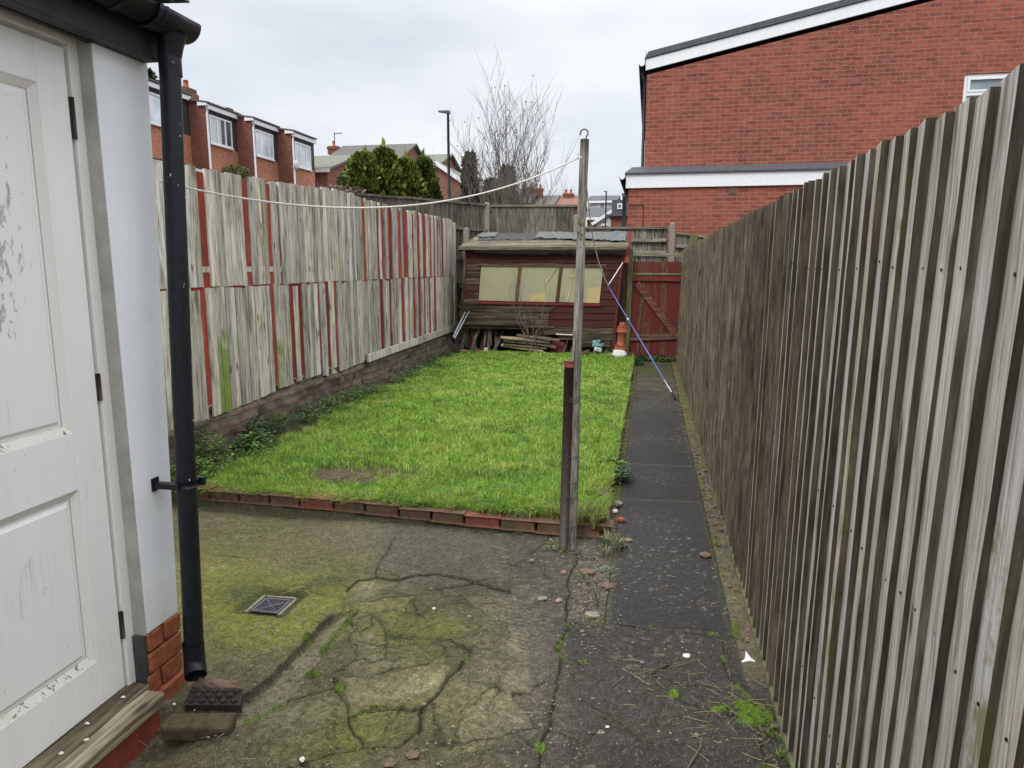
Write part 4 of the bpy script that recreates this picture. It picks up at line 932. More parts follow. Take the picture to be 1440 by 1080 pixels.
for k, (a, b) in enumerate(((-2.80, -2.15), (-2.105, -1.45), (-1.40, -.72))):
    m_ = MB(); d_ = .008*k; m_._add([(a, YS-.001, wz0-d_), (b, YS-.001, wz0-.01-d_), (b, YS-.004, wz1-.02*k*.5), (a, YS-.004, wz1), (a, YS+.012, wz0-d_), (b, YS+.012, wz0-.01-d_), (b, YS+.012, wz1-.02*k*.5), (a, YS+.012, wz1)],
            [(0, 1, 2, 3), (7, 6, 5, 4), (0, 4, 5, 1), (1, 5, 6, 2), (2, 6, 7, 3), (3, 7, 4, 0)])
    o = skew(m_).build('window_board', 'window_sheet', sh)
    if k == 2:
        lab(o, 'torn beige window sheet with a yellow lower corner')
        y_ = MB(); y_.box((-.94, YS-.008, wz0-.025), (-.722, YS-.0045, wz0+.23)); skew(y_).build('yellow_sheet', 'window_sheet_yellow', o)
        t_ = MB(); t_.tube([(-1.20, YS-.012, wz1-.02), (-1.22, YS-.013, 1.32), (-1.26, YS-.012, wz0+.02)], .006, 6); t_._add([(-1.33, YS-.01, 1.38), (-1.24, YS-.014, 1.40), (-1.215, YS-.012, 1.45), (-1.21, YS-.011, 1.385)], [(0, 1, 2, 3)]); skew(t_).build('peeling_strip', 'tape', o)
    if k == 1:
        t_ = MB(); t_.tube([(-1.49, YS-.012, wz1-.04), (-1.66, YS-.012, 1.28)], .006, 6); skew(t_).build('peeling_strip', 'tape', o)
        y_ = MB(); y_._add([(-1.92, YS-.006, wz0-.01), (-1.6, YS-.006, wz0-.014), (-1.67, YS-.006, wz0+.15), (-1.86, YS-.006, wz0+.09), (-1.92, YS-.0045, wz0-.01), (-1.6, YS-.0045, wz0-.014), (-1.67, YS-.0045, wz0+.15), (-1.86, YS-.0045, wz0+.09)], [(0, 1, 2, 3), (7, 6, 5, 4)]); skew(y_).build('yellow_patch', 'window_sheet_yellow', o)
for a in (-2.127, -1.427):
    m_ = MB(); m_.plank((a-.012, YS-.012, wz0-.02), (a+.01, YS-.012, wz1+.03), .05, .022, (0, 1, 0)); skew(m_).build('mullion', 'gate_red', sh)
m_ = MB(); m_.plank((wx0-.04, YS-.016, wz1+.035), (wx1+.05, YS-.016, wz1+.01), .05, .022, (0, 1, 0), seg=6); m_.plank((wx0-.02, YS-.022, wz0-.035), (wx1+.03, YS-.022, wz0-.055), .04, .03, (0, 1, 0), seg=6); skew(m_).build('window_frame', 'gate_brace', sh)
# corner strip
m_ = MB(); m_.plank((sx1-.005, YS-.015, .25), (sx1-.005, YS-.015, 1.86), .04, .03, (0, 1, 0)); skew(m_).build('corner_strip', 'gate_red', sh)
m_ = MB(); m_.plank((sx0+.005, YS-.015, .53), (sx0+.005, YS-.015, 1.86), .035, .03, (0, 1, 0)); skew(m_).build('corner_strip', 'gate_red', sh)
# roof: boards, then torn felt
r0, r1 = -3.20, -.345; ye, yr, zr = YS-.12, YS+.72, 2.125
roof = MB(); ze = 1.865; nb = 7
for i in range(nb):
    a, b = i/nb, (i+1)/nb
    ya, yb = ye+(yr-ye)*a, ye+(yr-ye)*b; za, zb_ = ze+(zr-ze)*a, ze+(zr-ze)*b; e = random.uniform(-.02, .02)
    roof._add([(r0+.20*a+e, ya, za), (r1+e*.3-.03*a, ya, za), (r1+e*.3-.03*a, yb-.003, zb_), (r0+.2*a+e, yb-.003, zb_), (r0+.2*a+e, ya, za+.018), (r1+e*.3-.03*a, ya, za+.018), (r1+e*.3-.03*a, yb-.003, zb_+.018), (r0+.2*a+e, yb-.003, zb_+.018)],
        [(3, 2, 1, 0), (4, 5, 6, 7), (0, 1, 5, 4), (1, 2, 6, 5), (2, 3, 7, 6), (3, 0, 4, 7)])
roof._add([(r0+.2, yr, zr), (r1, yr, zr), (r1, yr+.85, ze), (r0, yr+.85, ze), (r0+.2, yr, zr+.02), (r1, yr, zr+.02), (r1, yr+.85, ze+.02), (r0, yr+.85, ze+.02)], [(3, 2, 1, 0), (4, 5, 6, 7), (0, 1, 5, 4), (1, 2, 6, 5), (2, 3, 7, 6), (3, 0, 4, 7)])
ro = roof.build('roof', 'shed_roof_board', sh)
m_ = MB(); m_.plank((r0, ye-.006, ze-.01), (r1-.02, ye-.006, ze-.015), .028, .02, (0, 1, 0), seg=8); m_.build('eaves_board', 'shed_roof_board', ro)
def sheet(name, mat, xa, xb, y_lo, y_hi, base, thick=.006, amp=.02, edge=.05, seed=3, nx=70, ny=9, parent=None, zoff=.03):
    vs = []; fs = []
    for j in range(ny):
        for i in range(nx):
            u = i/(nx-1); v = j/(ny-1); x = xa+(xb-xa)*u
            lo = y_lo(u)+edge*(mn.noise(Vector((x*6, seed, 0)))+.6*mn.noise(Vector((x*17, seed, 3)))); hi = y_hi(u)
            y = lo+(hi-lo)*v; vs.append((x, y, base(x, y)+zoff+amp*mn.noise(Vector((x*5, y*7, seed)))+.5*amp*mn.noise(Vector((x*13, y*15, seed)))))
    for j in range(ny-1):
        for i in range(nx-1): fs.append((j*nx+i, j*nx+i+1, (j+1)*nx+i+1, (j+1)*nx+i))
    m = MB(); m._add(vs, fs, 0, None, False); o = m.build(name, mat, parent)
    s_ = o.modifiers.new('solid', 'SOLIDIFY'); s_.thickness = thick; return o
rz = lambda x, y: ze+(zr-ze)*min(1, (y-ye)/(yr-ye)) - max(0, (y-yr))*.28
sheet('roof_felt', 'felt_dark', -2.95, -1.2, lambda u: YS+.28+.02*u, lambda u: YS+1.35, rz, seed=1, edge=.04, parent=ro)
sheet('roof_felt', 'felt_grey', -1.95, -.40, lambda u: YS+.34-.22*u, lambda u: YS+1.35, rz, seed=8, edge=.06, parent=ro, zoff=.05, amp=.028)
sheet('roof_felt', 'felt_grey', -2.98, -2.68, lambda u: YS+.42, lambda u: YS+.8, rz, seed=18, edge=.06, parent=ro, zoff=.05, amp=.02, nx=20)
# felt hanging over the eaves
def hang():
    vs = []; fs = []; nx = 90
    for i in range(nx):
        x = r0+.02+(r1-r0-.06)*i/(nx-1); d = .03+.055*ss(-3.0, -2.4, x)+.05*max(0, mn.noise(Vector((x*3, 0, 0))))+.025*mn.noise(Vector((x*14, 1, 0)))
        for k in range(4): vs.append((x, ye-.01-.02*k*.5*abs(mn.noise(Vector((x*9, k, 5))))+.03*(k/3)**2, ze-.02-d*k/3))
    for i in range(nx-1):
        for k in range(3): fs.append((i*4+k, i*4+k+1, i*4+4+k+1, i*4+4+k))
    m = MB(); m._add(vs, fs); o = m.build('hanging_felt', 'felt_black', ro); q = o.modifiers.new('solid', 'SOLIDIFY'); q.thickness = .006
hang()
m_ = MB(); m_.plank((r1+.02, YS+.35, 2.14), (r1-.02, ye-.03, 1.62), .07, .012, (0, 1, .2), seg=5, j=.008); m_.build('loose_bargeboard', 'gate_brace', ro)

# --- things piled under and beside the shed
def junk(name, mat, label, cat, p0, p1, wd, th, up=(0, 1, 0), group=None, j=.006):
    m = MB(); m.plank(p0, p1, wd, th, up, j=j, seg=4); o = recenter(m.build(name, mat)); return tag(o, label, cat, group)
sk = lambda x, z: x
gP = 'old planks leaning in the gap under the shed'
for i in range(16):
    x = -3.15+i*.075+random.uniform(-.02, .02) if i < 9 else -1.35+(i-9)*.13
    top = random.uniform(.42, .58) if x < -1.3 else random.uniform(.2, .34); ln = random.uniform(-.12, .12)
    junk('plank', random.choice(['junk_wood', 'junk_wood', 'shed_board', 'post_brown']), 'dark weathered plank leaning in the gap under the shed', 'plank', (x+ln, YS+random.uniform(-.02, .05), .07), (x-ln*.5, YS+random.uniform(.1, .35), top), random.uniform(.03, .075), .018, group=gP)
gS = 'split boards stacked loosely in front of the shed'
for i, (xa, xb, za, zb_, wd, mt) in enumerate(((-2.45, -1.62, .37, .30, .10, 'junk_pale'), (-2.40, -1.50, .33, .23, .12, 'junk_wood'), (-2.42, -1.66, .27, .20, .09, 'junk_pale'), (-2.46, -1.72, .235, .15, .07, 'junk_pale'), (-2.2, -1.45, .40, .34, .06, 'junk_wood'))):
    junk('split_board', mt, 'long splintered board lying in the loose stack before the shed', 'board', (xa, YS-.18+.03*i, za), (xb, YS-.1-.02*i, zb_), wd, .02, (0, -.3, 1), group=gS, j=.012)
m = MB(); m.box((-2.08, YS+.16, .32), (-1.62, YS+.18, .58)); tag(recenter(m.build('cardboard_panel', 'card_brown')), 'orange brown panel standing under the middle of the shed', 'panel')
m = MB(); m.obox((-1.50, YS-.03, .17), (.11, .02, .13), (.1, .1, .15)); tag(recenter(m.build('red_panel', 'red_panel')), 'small dark red panel standing in the grass before the shed', 'panel')
m = MB(); m.obox((-1.15, YS+.22, .24), (.25, .02, .18), (0, 0, .1)); tag(recenter(m.build('brown_sheet', 'post_brown')), 'dark brown sheet standing behind the pole under the shed', 'panel')
m = MB(); m.tube([(-1.40, YS-.05, .08), (-1.30, YS+.02, .42)], .011, 8); tag(recenter(m.build('metal_rod', 'lamp_metal')), 'thin grey rod leaning under the shed right of the red panel', 'rod')
m = MB(); m.plank((-1.52, YS-.04, .43), (-1.2, YS-.04, .42), .05, .012, (0, 0, 1)); tag(recenter(m.build('slat', 'paper_white')), 'pale slat lying level under the rotten shed wall', 'slat')
m = MB()
for k in range(6): m.lump((-.80+random.uniform(-.06, .06), YS-.05, .30+random.uniform(-.06, .05)), (.05, .02, .04), 6, rough=.5)
tag(recenter(m.build('plastic_sheet', 'teal_sheet')), 'crumpled blue green plastic under the right end of the shed', 'plastic')
m = MB(); m.obox((-.80, YS-.12, .19), (.06, .03, .028), (.2, .3, .5)); tag(recenter(m.build('white_box', 'white_block', None, .006)), 'small white block lying just right of the pole below the shed', 'block')
for i, (x, zz, a) in enumerate(((-.66, .12, .5), (-.55, .14, -.3), (-.86, .1, .1))):
    junk('plank', 'junk_wood', ('short grey offcut propped left of the chimney pot', 'dark short offcut standing closest to the chimney pot', 'grey offcut standing upright right behind the pole')[i], 'plank', (x-.05*a*2, YS-.02, .06), (x+.1*a, YS+.08, .27), .05, .02)
for i, (x, zz) in enumerate(((-2.92, .12), (-3.10, .10), (-1.02, .13), (-2.75, .09))):
    m = MB(); m.obox((x, YS-.13+random.uniform(-.04, .04), zz), (.07, .045, .03), (random.uniform(-.4, .4), random.uniform(-.3, .3), random.uniform(0, 2)), j=.006)
    tag(recenter(m.build('brick', 'brown_brick' if i != 1 else 'clay_pink', None, .008)), ('dirty brick lying at the left foot of the shed', 'pinkish brick fragment in the corner by the fence end', 'dirty brick lying in the grass between red panel and pole', 'half buried brick at the left edge of the shed stack')[i], 'brick')
m = MB(); m.obox((-2.72, YS-.15, .155), (.025, .02, .025), (.2, .1, .3)); tag(recenter(m.build('white_scrap', 'paper_white')), 'little white scrap on the soil before the left planks', 'scrap')
# chimney pot standing on a white block, beside the shed
px_ = G(862, 505, .1)
bl = MB(); bl.lump((-.43, 11.56, .150), (.125, .11, .105), 8, rough=.12); tag(recenter(bl.build('white_stone', 'white_block', None, .012)), 'white painted stone block under the terracotta pot', 'stone')
po = thing('chimney_pot', 'broken orange terracotta pot standing on the white stone beside the shed', 'pot', (-.42, 11.6, .24))
m = MB()
m.tube([(-.425, 11.6, .235), (-.425, 11.6, .30)], [.098, .094], 12, tint=(.5, .5, .5)); m.build('base_ring', 'terracotta', po, .006)
m = MB(); m.tube([(-.42, 11.6, .305), (-.405, 11.6, .36), (-.395, 11.6, .56)], [.066, .068, .074], 12); m.build('pot_body', 'terracotta', po)
m = MB(); m.tube([(-.395, 11.6, .52), (-.395, 11.6, .60)], [.092, .086], 12); m.obox((-.40, 11.6, .63), (.042, .04, .045), (.1, .1, .3), j=.01); m.build('pot_rim', 'terracotta', po, .006)
# white pipes leaning between the fence end and the shed
gW = 'white plastic pipes propped beside the shed'
for i, (a, b) in enumerate((((-3.30, 11.85, .36), (-3.08, 12.02, .86)), ((-3.27, 11.83, .34), (-3.03, 12.0, .82)))):
    m = MB(); m.tube([a, b], .012, 10); tag(recenter(m.build('white_pipe', 'prop_white')), 'thin white pipe propped between the left fence end and the shed', 'pipe', gW)

# ================================================================== GATE AND POSTS
YG = 12.3
ga = thing('garden_gate', 'ledged red wooden gate with a diagonal brace at the end of the path', 'gate', (.1, YG, .05))
m = MB(); x = -.27; i = 0
while x < .60:
    wd = random.uniform(.088, .10); m.plank((x+wd/2, YG, .05+random.uniform(0, .03)), (x+wd/2, YG, 1.64+random.uniform(-.006, .006)), wd-.001, .018, (0, 1, 0), j=.0015, tint=(random.random(), .55+.45*random.random(), random.random())); x += wd; i += 1
m.build('boards', 'gate_red', ga)
z1, z2 = 1.345, .39
m = MB(); m.plank((-.275, YG-.03, z1+.02), (.59, YG-.03, z1+.015), .085, .03, (0, 1, 0), tint=(.3, .7, .1)); m.build('top_ledge', 'gate_brace', ga, .003)
m = MB(); m.plank((-.275, YG-.03, 1.44), (.59, YG-.03, 1.435), .035, .05, (0, 1, 0)); m.build('moss_ledge', 'rail_moss', ga)
m = MB(); m.plank((-.285, YG-.03, z2-.03), (.59, YG-.03, z2+.01), .10, .03, (0, 1, 0), tint=(.4, .35, .4)); m.build('bottom_ledge', 'gate_brace', ga, .003)
m = MB(); m.plank((-.20, YG-.032, 1.29), (.47, YG-.032, .43), .11, .03, (0, 1, 0), tint=(.45, .6, .8)); m.build('brace', 'gate_brace', ga, .003)
m = MB(); m.plank((-.335, YG-.04, .0), (-.305, YG-.03, 1.83), .075, .07, (0, 1, 0), seg=5); tag(recenter(m.build('gate_post', 'post_green', None, .004)), 'green stained gate post on the hinge side of the red gate', 'post')
m = MB(); m.plank((-.43, YG-.05, .15), (-.385, YG-.03, 1.84), .07, .06, (0, 1, 0), seg=5); m.plank((-.31, YG-.03, 1.55), (-.305, YG-.03, 1.84), .05, .05, (0, 1, 0)); tag(recenter(m.build('brown_post', 'post_brown', None, .004)), 'brown timber post standing between the shed and the gate', 'post')
m = MB(); m.lump((-.30, 11.75, .06), (.11, .13, .12), 10, rough=.15); tag(recenter(m.build('stone', 'mossy_stone')), 'rounded mossy stone at the far corner of the lawn by the gate post', 'stone')

# ================================================================== FENCES BEHIND
YB = 13.62
def feather(m, xa, xb, y, z0f, z1f, wd=.10, mi=0):
    n = int((xb-xa)/wd); 
    for i in range(n+1):
        x = xa+i*wd; x2 = min(x+wd+.012, xb); 
        if x2-x < .02: continue
        e = random.uniform(0, .004)
        m._add([(x, y-.014-e, z0f(x)), (x2, y-.003, z0f(x)), (x2, y, z0f(x)), (x, y-.0, z0f(x)), (x, y-.014-e, z1f(x)), (x2, y-.003, z1f(x)), (x2, y, z1f(x)), (x, y, z1f(x))],
            [(3, 2, 1, 0), (4, 5, 6, 7), (0, 1, 5, 4), (1, 2, 6, 5), (2, 3, 7, 6), (3, 0, 4, 7)], mi)
# middle panel between concrete posts
pa = PY(690, 288, YB); pb = PY(808, 288, YB); pl = PY(750, 331, YB).z
bf = thing('panel_fence', 'dark feather edged fence panel above the shed roof between two concrete posts', 'fence', ((pa.x+pb.x)/2, YB, 0))
m = MB(); feather(m, pa.x+.01, pb.x, YB, lambda x: -.05, lambda x: pa.z-.035, .105); m.build('boards', 'fence_dark', bf)
m = MB(); m.plank((pa.x, YB-.01, pa.z-.02), (pb.x+.02, YB-.01, pb.z-.02), .035, .06, (0, 1, 0)); m.plank((pa.x, YB-.02, pl), (pb.x, YB-.02, pl+.01), .04, .03, (0, 1, 0)); m.build('capping', 'rail_moss', bf)
gC = None
def cpost(x, y, zt_, label, wd=.10, name='concrete_post'):
    m = MB(); m.box((x-wd/2, y-.05, -.1), (x+wd/2, y+.05, zt_-.02)); m._add([(x-wd/2, y-.05, zt_-.02), (x+wd/2, y-.05, zt_-.02), (x+wd/2, y+.05, zt_-.02), (x-wd/2, y+.05, zt_-.02), (x-wd/4, y-.02, zt_), (x+wd/4, y-.02, zt_), (x+wd/4, y+.02, zt_), (x-wd/4, y+.02, zt_)], [(4, 5, 6, 7), (0, 1, 5, 4), (1, 2, 6, 5), (2, 3, 7, 6), (3, 0, 4, 7)])
    return tag(recenter(m.build(name, 'concrete', None, .006)), label, 'post')
cpost(PY(685, 290, YB-.04).x, YB-.04, PY(685, 285, YB).z, 'concrete fence post above the left end of the shed roof')
cpost(PY(811.5, 310, YB-.04).x, YB-.04, PY(815, 302, YB).z, 'concrete fence post hidden mostly behind the wooden pole', .13)
# diagonal run to the left of it
q0 = G(455, 266, 2.62); q1 = G(690, 291, 2.62); q1 = Vector((pa.x-.08, YB-.05, pa.z+.0))
A = Vector((-4.9, 10.6, PX(455, 266, -4.9).z)); 
r = ray(455, 266); t = 10.9/r[1]; A = Vector((r[0]*t, 10.9, EYE+r[2]*t))
dg = thing('board_fence', 'dark brown feather edged fence rising behind the far end of the pale fence', 'fence', ((A.x+q1.x)/2, (A.y+q1.y)/2, 0))
dv = (q1-A); ln = math.hypot(dv.x, dv.y); ang = math.atan2(dv.y, dv.x)
def rotmb(m, A, ang):
    c, s = math.cos(ang), math.sin(ang); m.v = [(A.x+x*c-y*s, A.y+x*s+y*c, z) for x, y, z in m.v]; return m
zf = lambda x: A.z+(q1.z-A.z)*max(0, x)/ln
m = MB(); feather(m, -3.0, ln, 0, lambda x: -.05, lambda x: zf(x)-.03, .115); rotmb(m, A, ang).build('boards', 'fence_dark', dg)
m = MB()
for a_, b_ in ((-3.0, ln*.44), (ln*.445, ln)):
    m.plank((a_, -.012, zf(a_)-.02+(.01 if a_ > 0 else 0)), (b_, -.012, zf(b_)-.02+(.01 if a_ > 0 else 0)), .035, .06, (0, 1, 0))
rotmb(m, A, ang).build('capping', 'fence_dark', dg)
m = MB(); zz = PY(665, 323, 13.2).z; zz2 = PY(660, 364, 13.2).z
m.plank((ln*.5, -.045, zz+.06), (ln, -.045, zz), .05, .04, (0, 1, 0)); m.plank((ln*.5, -.045, zz2+.04), (ln, -.045, zz2), .05, .04, (0, 1, 0)); rotmb(m, A, ang).build('rails', 'fence_dark', dg)
cp = PY(656, 320, 12.95); cpost(cp.x, 12.95, cp.z, 'short pale concrete post between the pale fence end and the shed', .10)
# right hand run behind the gate
ra = PY(812, 319, YB); rb_ = PY(938, 319, YB); lw = thing('board_fence', 'low lichen spotted grey fence with rails behind the gate, left of its post', 'fence', ((ra.x+rb_.x)/2, YB, 0))
m = MB(); feather(m, ra.x, rb_.x+.02, YB+.03, lambda x: -.05, lambda x: ra.z-.03, .10); m.build('boards', 'fence_lichen', lw)
m = MB(); m.plank((ra.x, YB, ra.z-.015), (rb_.x, YB, rb_.z-.02), .035, .06, (0, 1, 0))
for yy in (338, 355): z_ = PY(900, yy, YB).z; m.plank((ra.x, YB-.02, z_+.0), (rb_.x, YB-.02, z_), .065, .05, (0, 1, 0), seg=6)
m.build('rails', 'rail_moss', lw)
cpost(PY(945, 330, YB-.03).x, YB-.03, PY(945, 313, YB).z, 'upright concrete post behind the gate with a fence on either side', .10)
r2 = PY(951, 326, YB); r3 = PY(1000, 333, YB); lw2 = thing('board_fence', 'grey fence stepping down behind the far end of the right fence', 'fence', (1.2, YB, 0))
m = MB(); feather(m, r2.x, r2.x+2.2, YB+.03, lambda x: -.05, lambda x: r2.z-.03-(x-r2.x)*.14, .10); m.build('boards', 'fence_lichen', lw2)
m = MB(); m.plank((r2.x, YB, r2.z-.02), (r2.x+2.2, YB, r2.z-.02-2.2*.14), .035, .06, (0, 1, 0)); z_ = PY(975, 347, YB).z; m.plank((r2.x, YB-.02, z_+.02), (r2.x+2.2, YB-.02, z_-.2), .06, .05, (0, 1, 0)); m.build('rails', 'rail_moss', lw2)
m = MB(); z0_ = PY(920, 358, 12.9).z; m.plank((-.36, 12.9, z0_), (.62, 12.9, z0_-.005), .06, .08, (0, 1, 0), seg=6); m.plank((-.3, 12.9, 0), (-.3, 12.9, z0_), .07, .06, (0, 1, 0)); m.plank((.58, 12.9, 0), (.58, 12.9, z0_), .07, .06, (0, 1, 0)); tag(recenter(m.build('mossy_rail', 'rail_moss')), 'mossy timber rail crossing just above the top of the red gate', 'rail')
m = MB(); pp = PY(976, 330, 12.2); m.box((pp.x-.06, 12.12, 0), (pp.x+.06, 12.24, pp.z)); tag(recenter(m.build('end_post', 'post_green', None, .006)), 'green algae covered post at the far end of the right fence', 'post')

# ================================================================== WASHING LINE POST
wp = thing('washing_post', 'tall weathered pole with a hook on top, wired to a brown steel stake', 'washing post', (-.39, 3.83, 0))
def pole_pt(x, y, Y=3.80): return PY(x, y, Y)
cl_ = [(804, 768), (806, 700), (809, 600), (811, 500), (815, 400), (818, 300), (822.5, 196)]
pts = [PY(x, y, 3.80) for x, y in cl_]; pts[0].z = -.03
m = MB(); ns = 26; pp = []
for i in range(ns+1):
    f = i/ns*(len(pts)-1); k = min(int(f), len(pts)-2); pp.append(pts[k].lerp(pts[k+1], f-k)+Vector((random.uniform(-.0012, .0012), random.uniform(-.0012, .0012), 0)))
m.tube(pp, [(.0265-.004*i/ns)*random.uniform(.97, 1.03) for i in range(ns+1)], 14); pole = m.build('pole', 'pole_wood', wp)
tp = pts[-1]
m = MB(); hk = [tp+Vector((.004, 0, -.02)), tp+Vector((.006, 0, .012))]+[tp+Vector((-.004+.020*math.cos(a), 0, .030+.020*math.sin(a))) for a in np.linspace(-.2, math.pi*1.02, 12)]; hk.append(hk[-1]+Vector((-.002, 0, -.008)))
m.tube(hk, .0035, 8); m.build('hook', 'dark_metal', pole)
st0 = PY(793, 765, 3.79); st0.z = -.03; st1 = PY(801, 508, 3.79)
m = MB(); m.tube([st0, st0.lerp(st1, .5), st1], .0285, 16); m.tube([st1-Vector((0, 0, .03)), st1-Vector((0, 0, .006)), st1+Vector((0, 0, .002))], [.030, .0315, .031], 16, mi=1); m.build('steel_stake', ['steel_brown', 'rust'], wp)
for k, z in enumerate((.86, .87, .845, .40, .32, .155, .55)):
    a = st0.lerp(st1, z/st1.z); b = pts[0].lerp(pts[3], z/pts[3].z); c = (a+b)/2; hw = abs(b.x-a.x)/2+.028
    lp = [c+Vector((hw*math.cos(t)*1.02, .0315*math.sin(t), .004*math.sin(t*1+k))) for t in np.linspace(0, 2*math.pi, 20)]
    m = MB(); m.tube(lp, .0014, 6, cap=False); m.build('wire_tie', 'lamp_metal', wp)
# the lines
def catenary(a, b, sag, n=40):
    a, b = Vector(a), Vector(b); return [a.lerp(b, i/n)-Vector((0, 0, sag*4*(i/n)*(1-i/n))) for i in range(n+1)]
la = Vector((-1.695, 2.30, PX(219, 256, -1.72).z)); lb = PY(813, 222, 3.79)
best = None
for k in range(60):
    s_ = .02+.01*k; mid = catenary(la, lb, s_)[20]; x_, y_ = proj(np.array([mid.x]), np.array([mid.y]), mid.z)
    tgt = np.interp(x_[0], [262, 330, 400, 460, 520, 580, 640, 700, 740, 813], [272, 284, 293, 295.5, 295, 290, 278, 263, 250, 222])
    e = abs(y_[0]-tgt)
    if best is None or e < best[0]: best = (e, s_)
ropeg = thing('washing_line', 'pale twisted washing line sagging from the white outbuilding to the pole', 'washing line', la)
m = MB(); m.tube(catenary(la, lb, best[1]), .0038, 8); m.build('rope', 'rope', ropeg)
m = MB(); m.lump(lb+Vector((-.006, 0, 0)), .009, 8, rough=.3); m.tube([lb+Vector((-.006, 0, 0)), lb+Vector((-.002, 0, .018)), lb+Vector((.002, -.002, .022))], .003, 6); m.lump(lb+Vector((.016, -.002, .001)), .008, 6, rough=.3); m.build('knot', 'rope', ropeg)
pt = PY(855, 402, 10.6); pbm = G(950, 562); pbm.z = .01
la2 = PY(826, 262, 3.84)
def mid_rope(a, b, s, r, parent, nm='cord'):
    m = MB(); m.tube(catenary(a, b, s, 20), r, 6); return m.build(nm, 'rope', parent)
l2 = thing('washing_line', 'thin white line running from the pole over the blue prop to the shed corner', 'washing line', pt)
c1 = [PY(823, 240, 3.84), PY(829, 300, 5.0), PY(836, 345, 7.2), PY(845, 378, 9.2), pt]
m = MB(); 
cc = []
for i in range(25):
    f = i/24*4; k = min(int(f), 3); t = f-k; p0 = c1[max(k-1, 0)]; p1 = c1[k]; p2 = c1[k+1]; p3 = c1[min(k+2, 4)]
    cc.append(.5*((2*p1)+(p2-p0)*t+(2*p0-5*p1+4*p2-p3)*t*t+(3*p1-p0-3*p2+p3)*t**3))
m.tube(cc, [.0028+.006*i/24 for i in range(25)], 6); m.build('rope', 'rope', l2)
m = MB(); m.tube([pt, PY(876, 369, 11.9)], .008, 6); m.build('rope', 'rope', l2)
pr_ = thing('clothes_prop', 'slim blue metal clothes prop leaning over the far end of the path', 'clothes prop', pbm)
d_ = pbm-pt
m = MB(); m.tube([pt+d_*.0, pt+d_*.34], .006, 10); m.tube([pt+d_*.34, pt+d_*.86], .0078, 10); m.build('blue_tube', 'prop_blue', pr_)
m = MB(); m.tube([pt+d_*.86, pt+d_*.955], .007, 10); m.tube([pt+d_*.335, pt+d_*.35], .013, 10); m.build('white_ferrule', 'prop_white', pr_)
m = MB(); m.tube([pt+d_*.955, pt+d_], .013, 10); m.build('rubber_foot', 'black_plastic', pr_)
m = MB(); m.tube([pt+Vector((-.02, 0, .035)), pt, pt+Vector((.03, 0, .04))], .006, 8); m.build('fork', 'prop_blue', pr_)

# ================================================================== SMALL THINGS ON THE GROUND
dg_ = thing('drain_cover', 'square grey grated drain cover sunk in the mossy concrete', 'drain', (-1.708, 2.876, -.02))
m = MB(); cx, cy, zg = -1.708, 2.876, -.020; hs = .068
for a, b in (((cx-hs, cy-hs), (cx+hs, cy-hs+.010)), ((cx-hs, cy+hs-.010), (cx+hs, cy+hs)), ((cx-hs, cy-hs+.010), (cx-hs+.010, cy+hs-.010)), ((cx+hs-.010, cy-hs+.010), (cx+hs, cy+hs-.010))): m.box((*a, zg-.008), (*b, zg))
m.build('grate_frame', 'grate_metal', dg_, .0015)
m = MB(); q = hs-.010
def inb(x, y): return abs(x) < q+.0005 and abs(y) < q+.0005
for k in range(1, 8):      # bars meet in a diagonal pattern
    o_ = -q+k*q*2/8
    ax = abs(o_)
    m.box((cx+o_-.0020, cy-q, zg-.009-.0004*k), (cx+o_+.0020, cy-ax-.002, zg-.002-.0001*k)); m.box((cx+o_-.0020, cy+ax+.002, zg-.009-.0004*k), (cx+o_+.0020, cy+q, zg-.002-.0001*k))
    m.box((cx-q, cy+o_-.0020, zg-.0095-.0004*k), (cx-ax-.002, cy+o_+.0020, zg-.0025-.0001*k)); m.box((cx+ax+.002, cy+o_-.0020, zg-.0095-.0004*k), (cx+q, cy+o_+.0020, zg-.0025-.0001*k))
m.plank((cx-q, cy-q, zg-.006), (cx+q, cy+q, zg-.006), .006, .006); m.plank((cx-q, cy+q, zg-.0065), (cx+q, cy-q, zg-.0065), .006, .006)
m.build('grate', 'grate_metal', dg_)
m = MB()
for s_ in (-1, 1): m.box((cx+s_*.083-.007, cy-.085, zg-.03), (cx+s_*.083+.007, cy+.085, zg+.002), j=.002)
m.box((cx-.075, cy+.079, zg-.03), (cx+.075, cy+.090, zg+.001), j=.002)
m.build('clay_surround', 'stone', dg_, .002)
m = MB(); m.box((cx-.09, cy-.09, -.17), (cx+.09, cy+.09, -.15)); m.build('drain_shaft', 'void', dg_)

tb = thing('patterned_brick', 'dark broken paving brick with a diamond pattern under the downpipe outlet', 'brick', (-1.48, 2.12, .0))
m = MB(); A_ = Vector((-1.585, 2.055, .018)); ux = Vector((.200, .030, .004)); vy = Vector((-.012, .050, .030)); wz = Vector((.0, .004, -.032))
m.prism([A_, A_+ux, A_+ux*.97+vy, A_+vy+ux*.06], wz); m.build('brick_body', 'slate_brick', tb, .004)
m = MB()
nrm = ux.cross(vy).normalized()
for k in range(3):
    for i in range(5-(k % 2)):    # raised diamonds in offset rows
        c = A_+ux*((i+.5+.5*(k % 2))/5.2+.02)+vy*((k+.62)/3.25); hu = ux*(.46/5.2); hv = vy*(.62/3.25)
        m._add([c-hu, c-hv, c+hu, c+hv, c-hu*.6+nrm*.008, c-hv*.6+nrm*.008, c+hu*.6+nrm*.008, c+hv*.6+nrm*.008], [(0, 1, 5, 4), (1, 2, 6, 5), (2, 3, 7, 6), (3, 0, 4, 7), (4, 5, 6, 7)])
m.build('diamond_studs', 'slate_brick', tb)
m = MB(); m.lump(A_+ux*.5+vy*1.12+Vector((0, .012, -.004)), (.11, .022, .022), 10, rough=.3); m.build('mortar', 'stone_brown', tb)
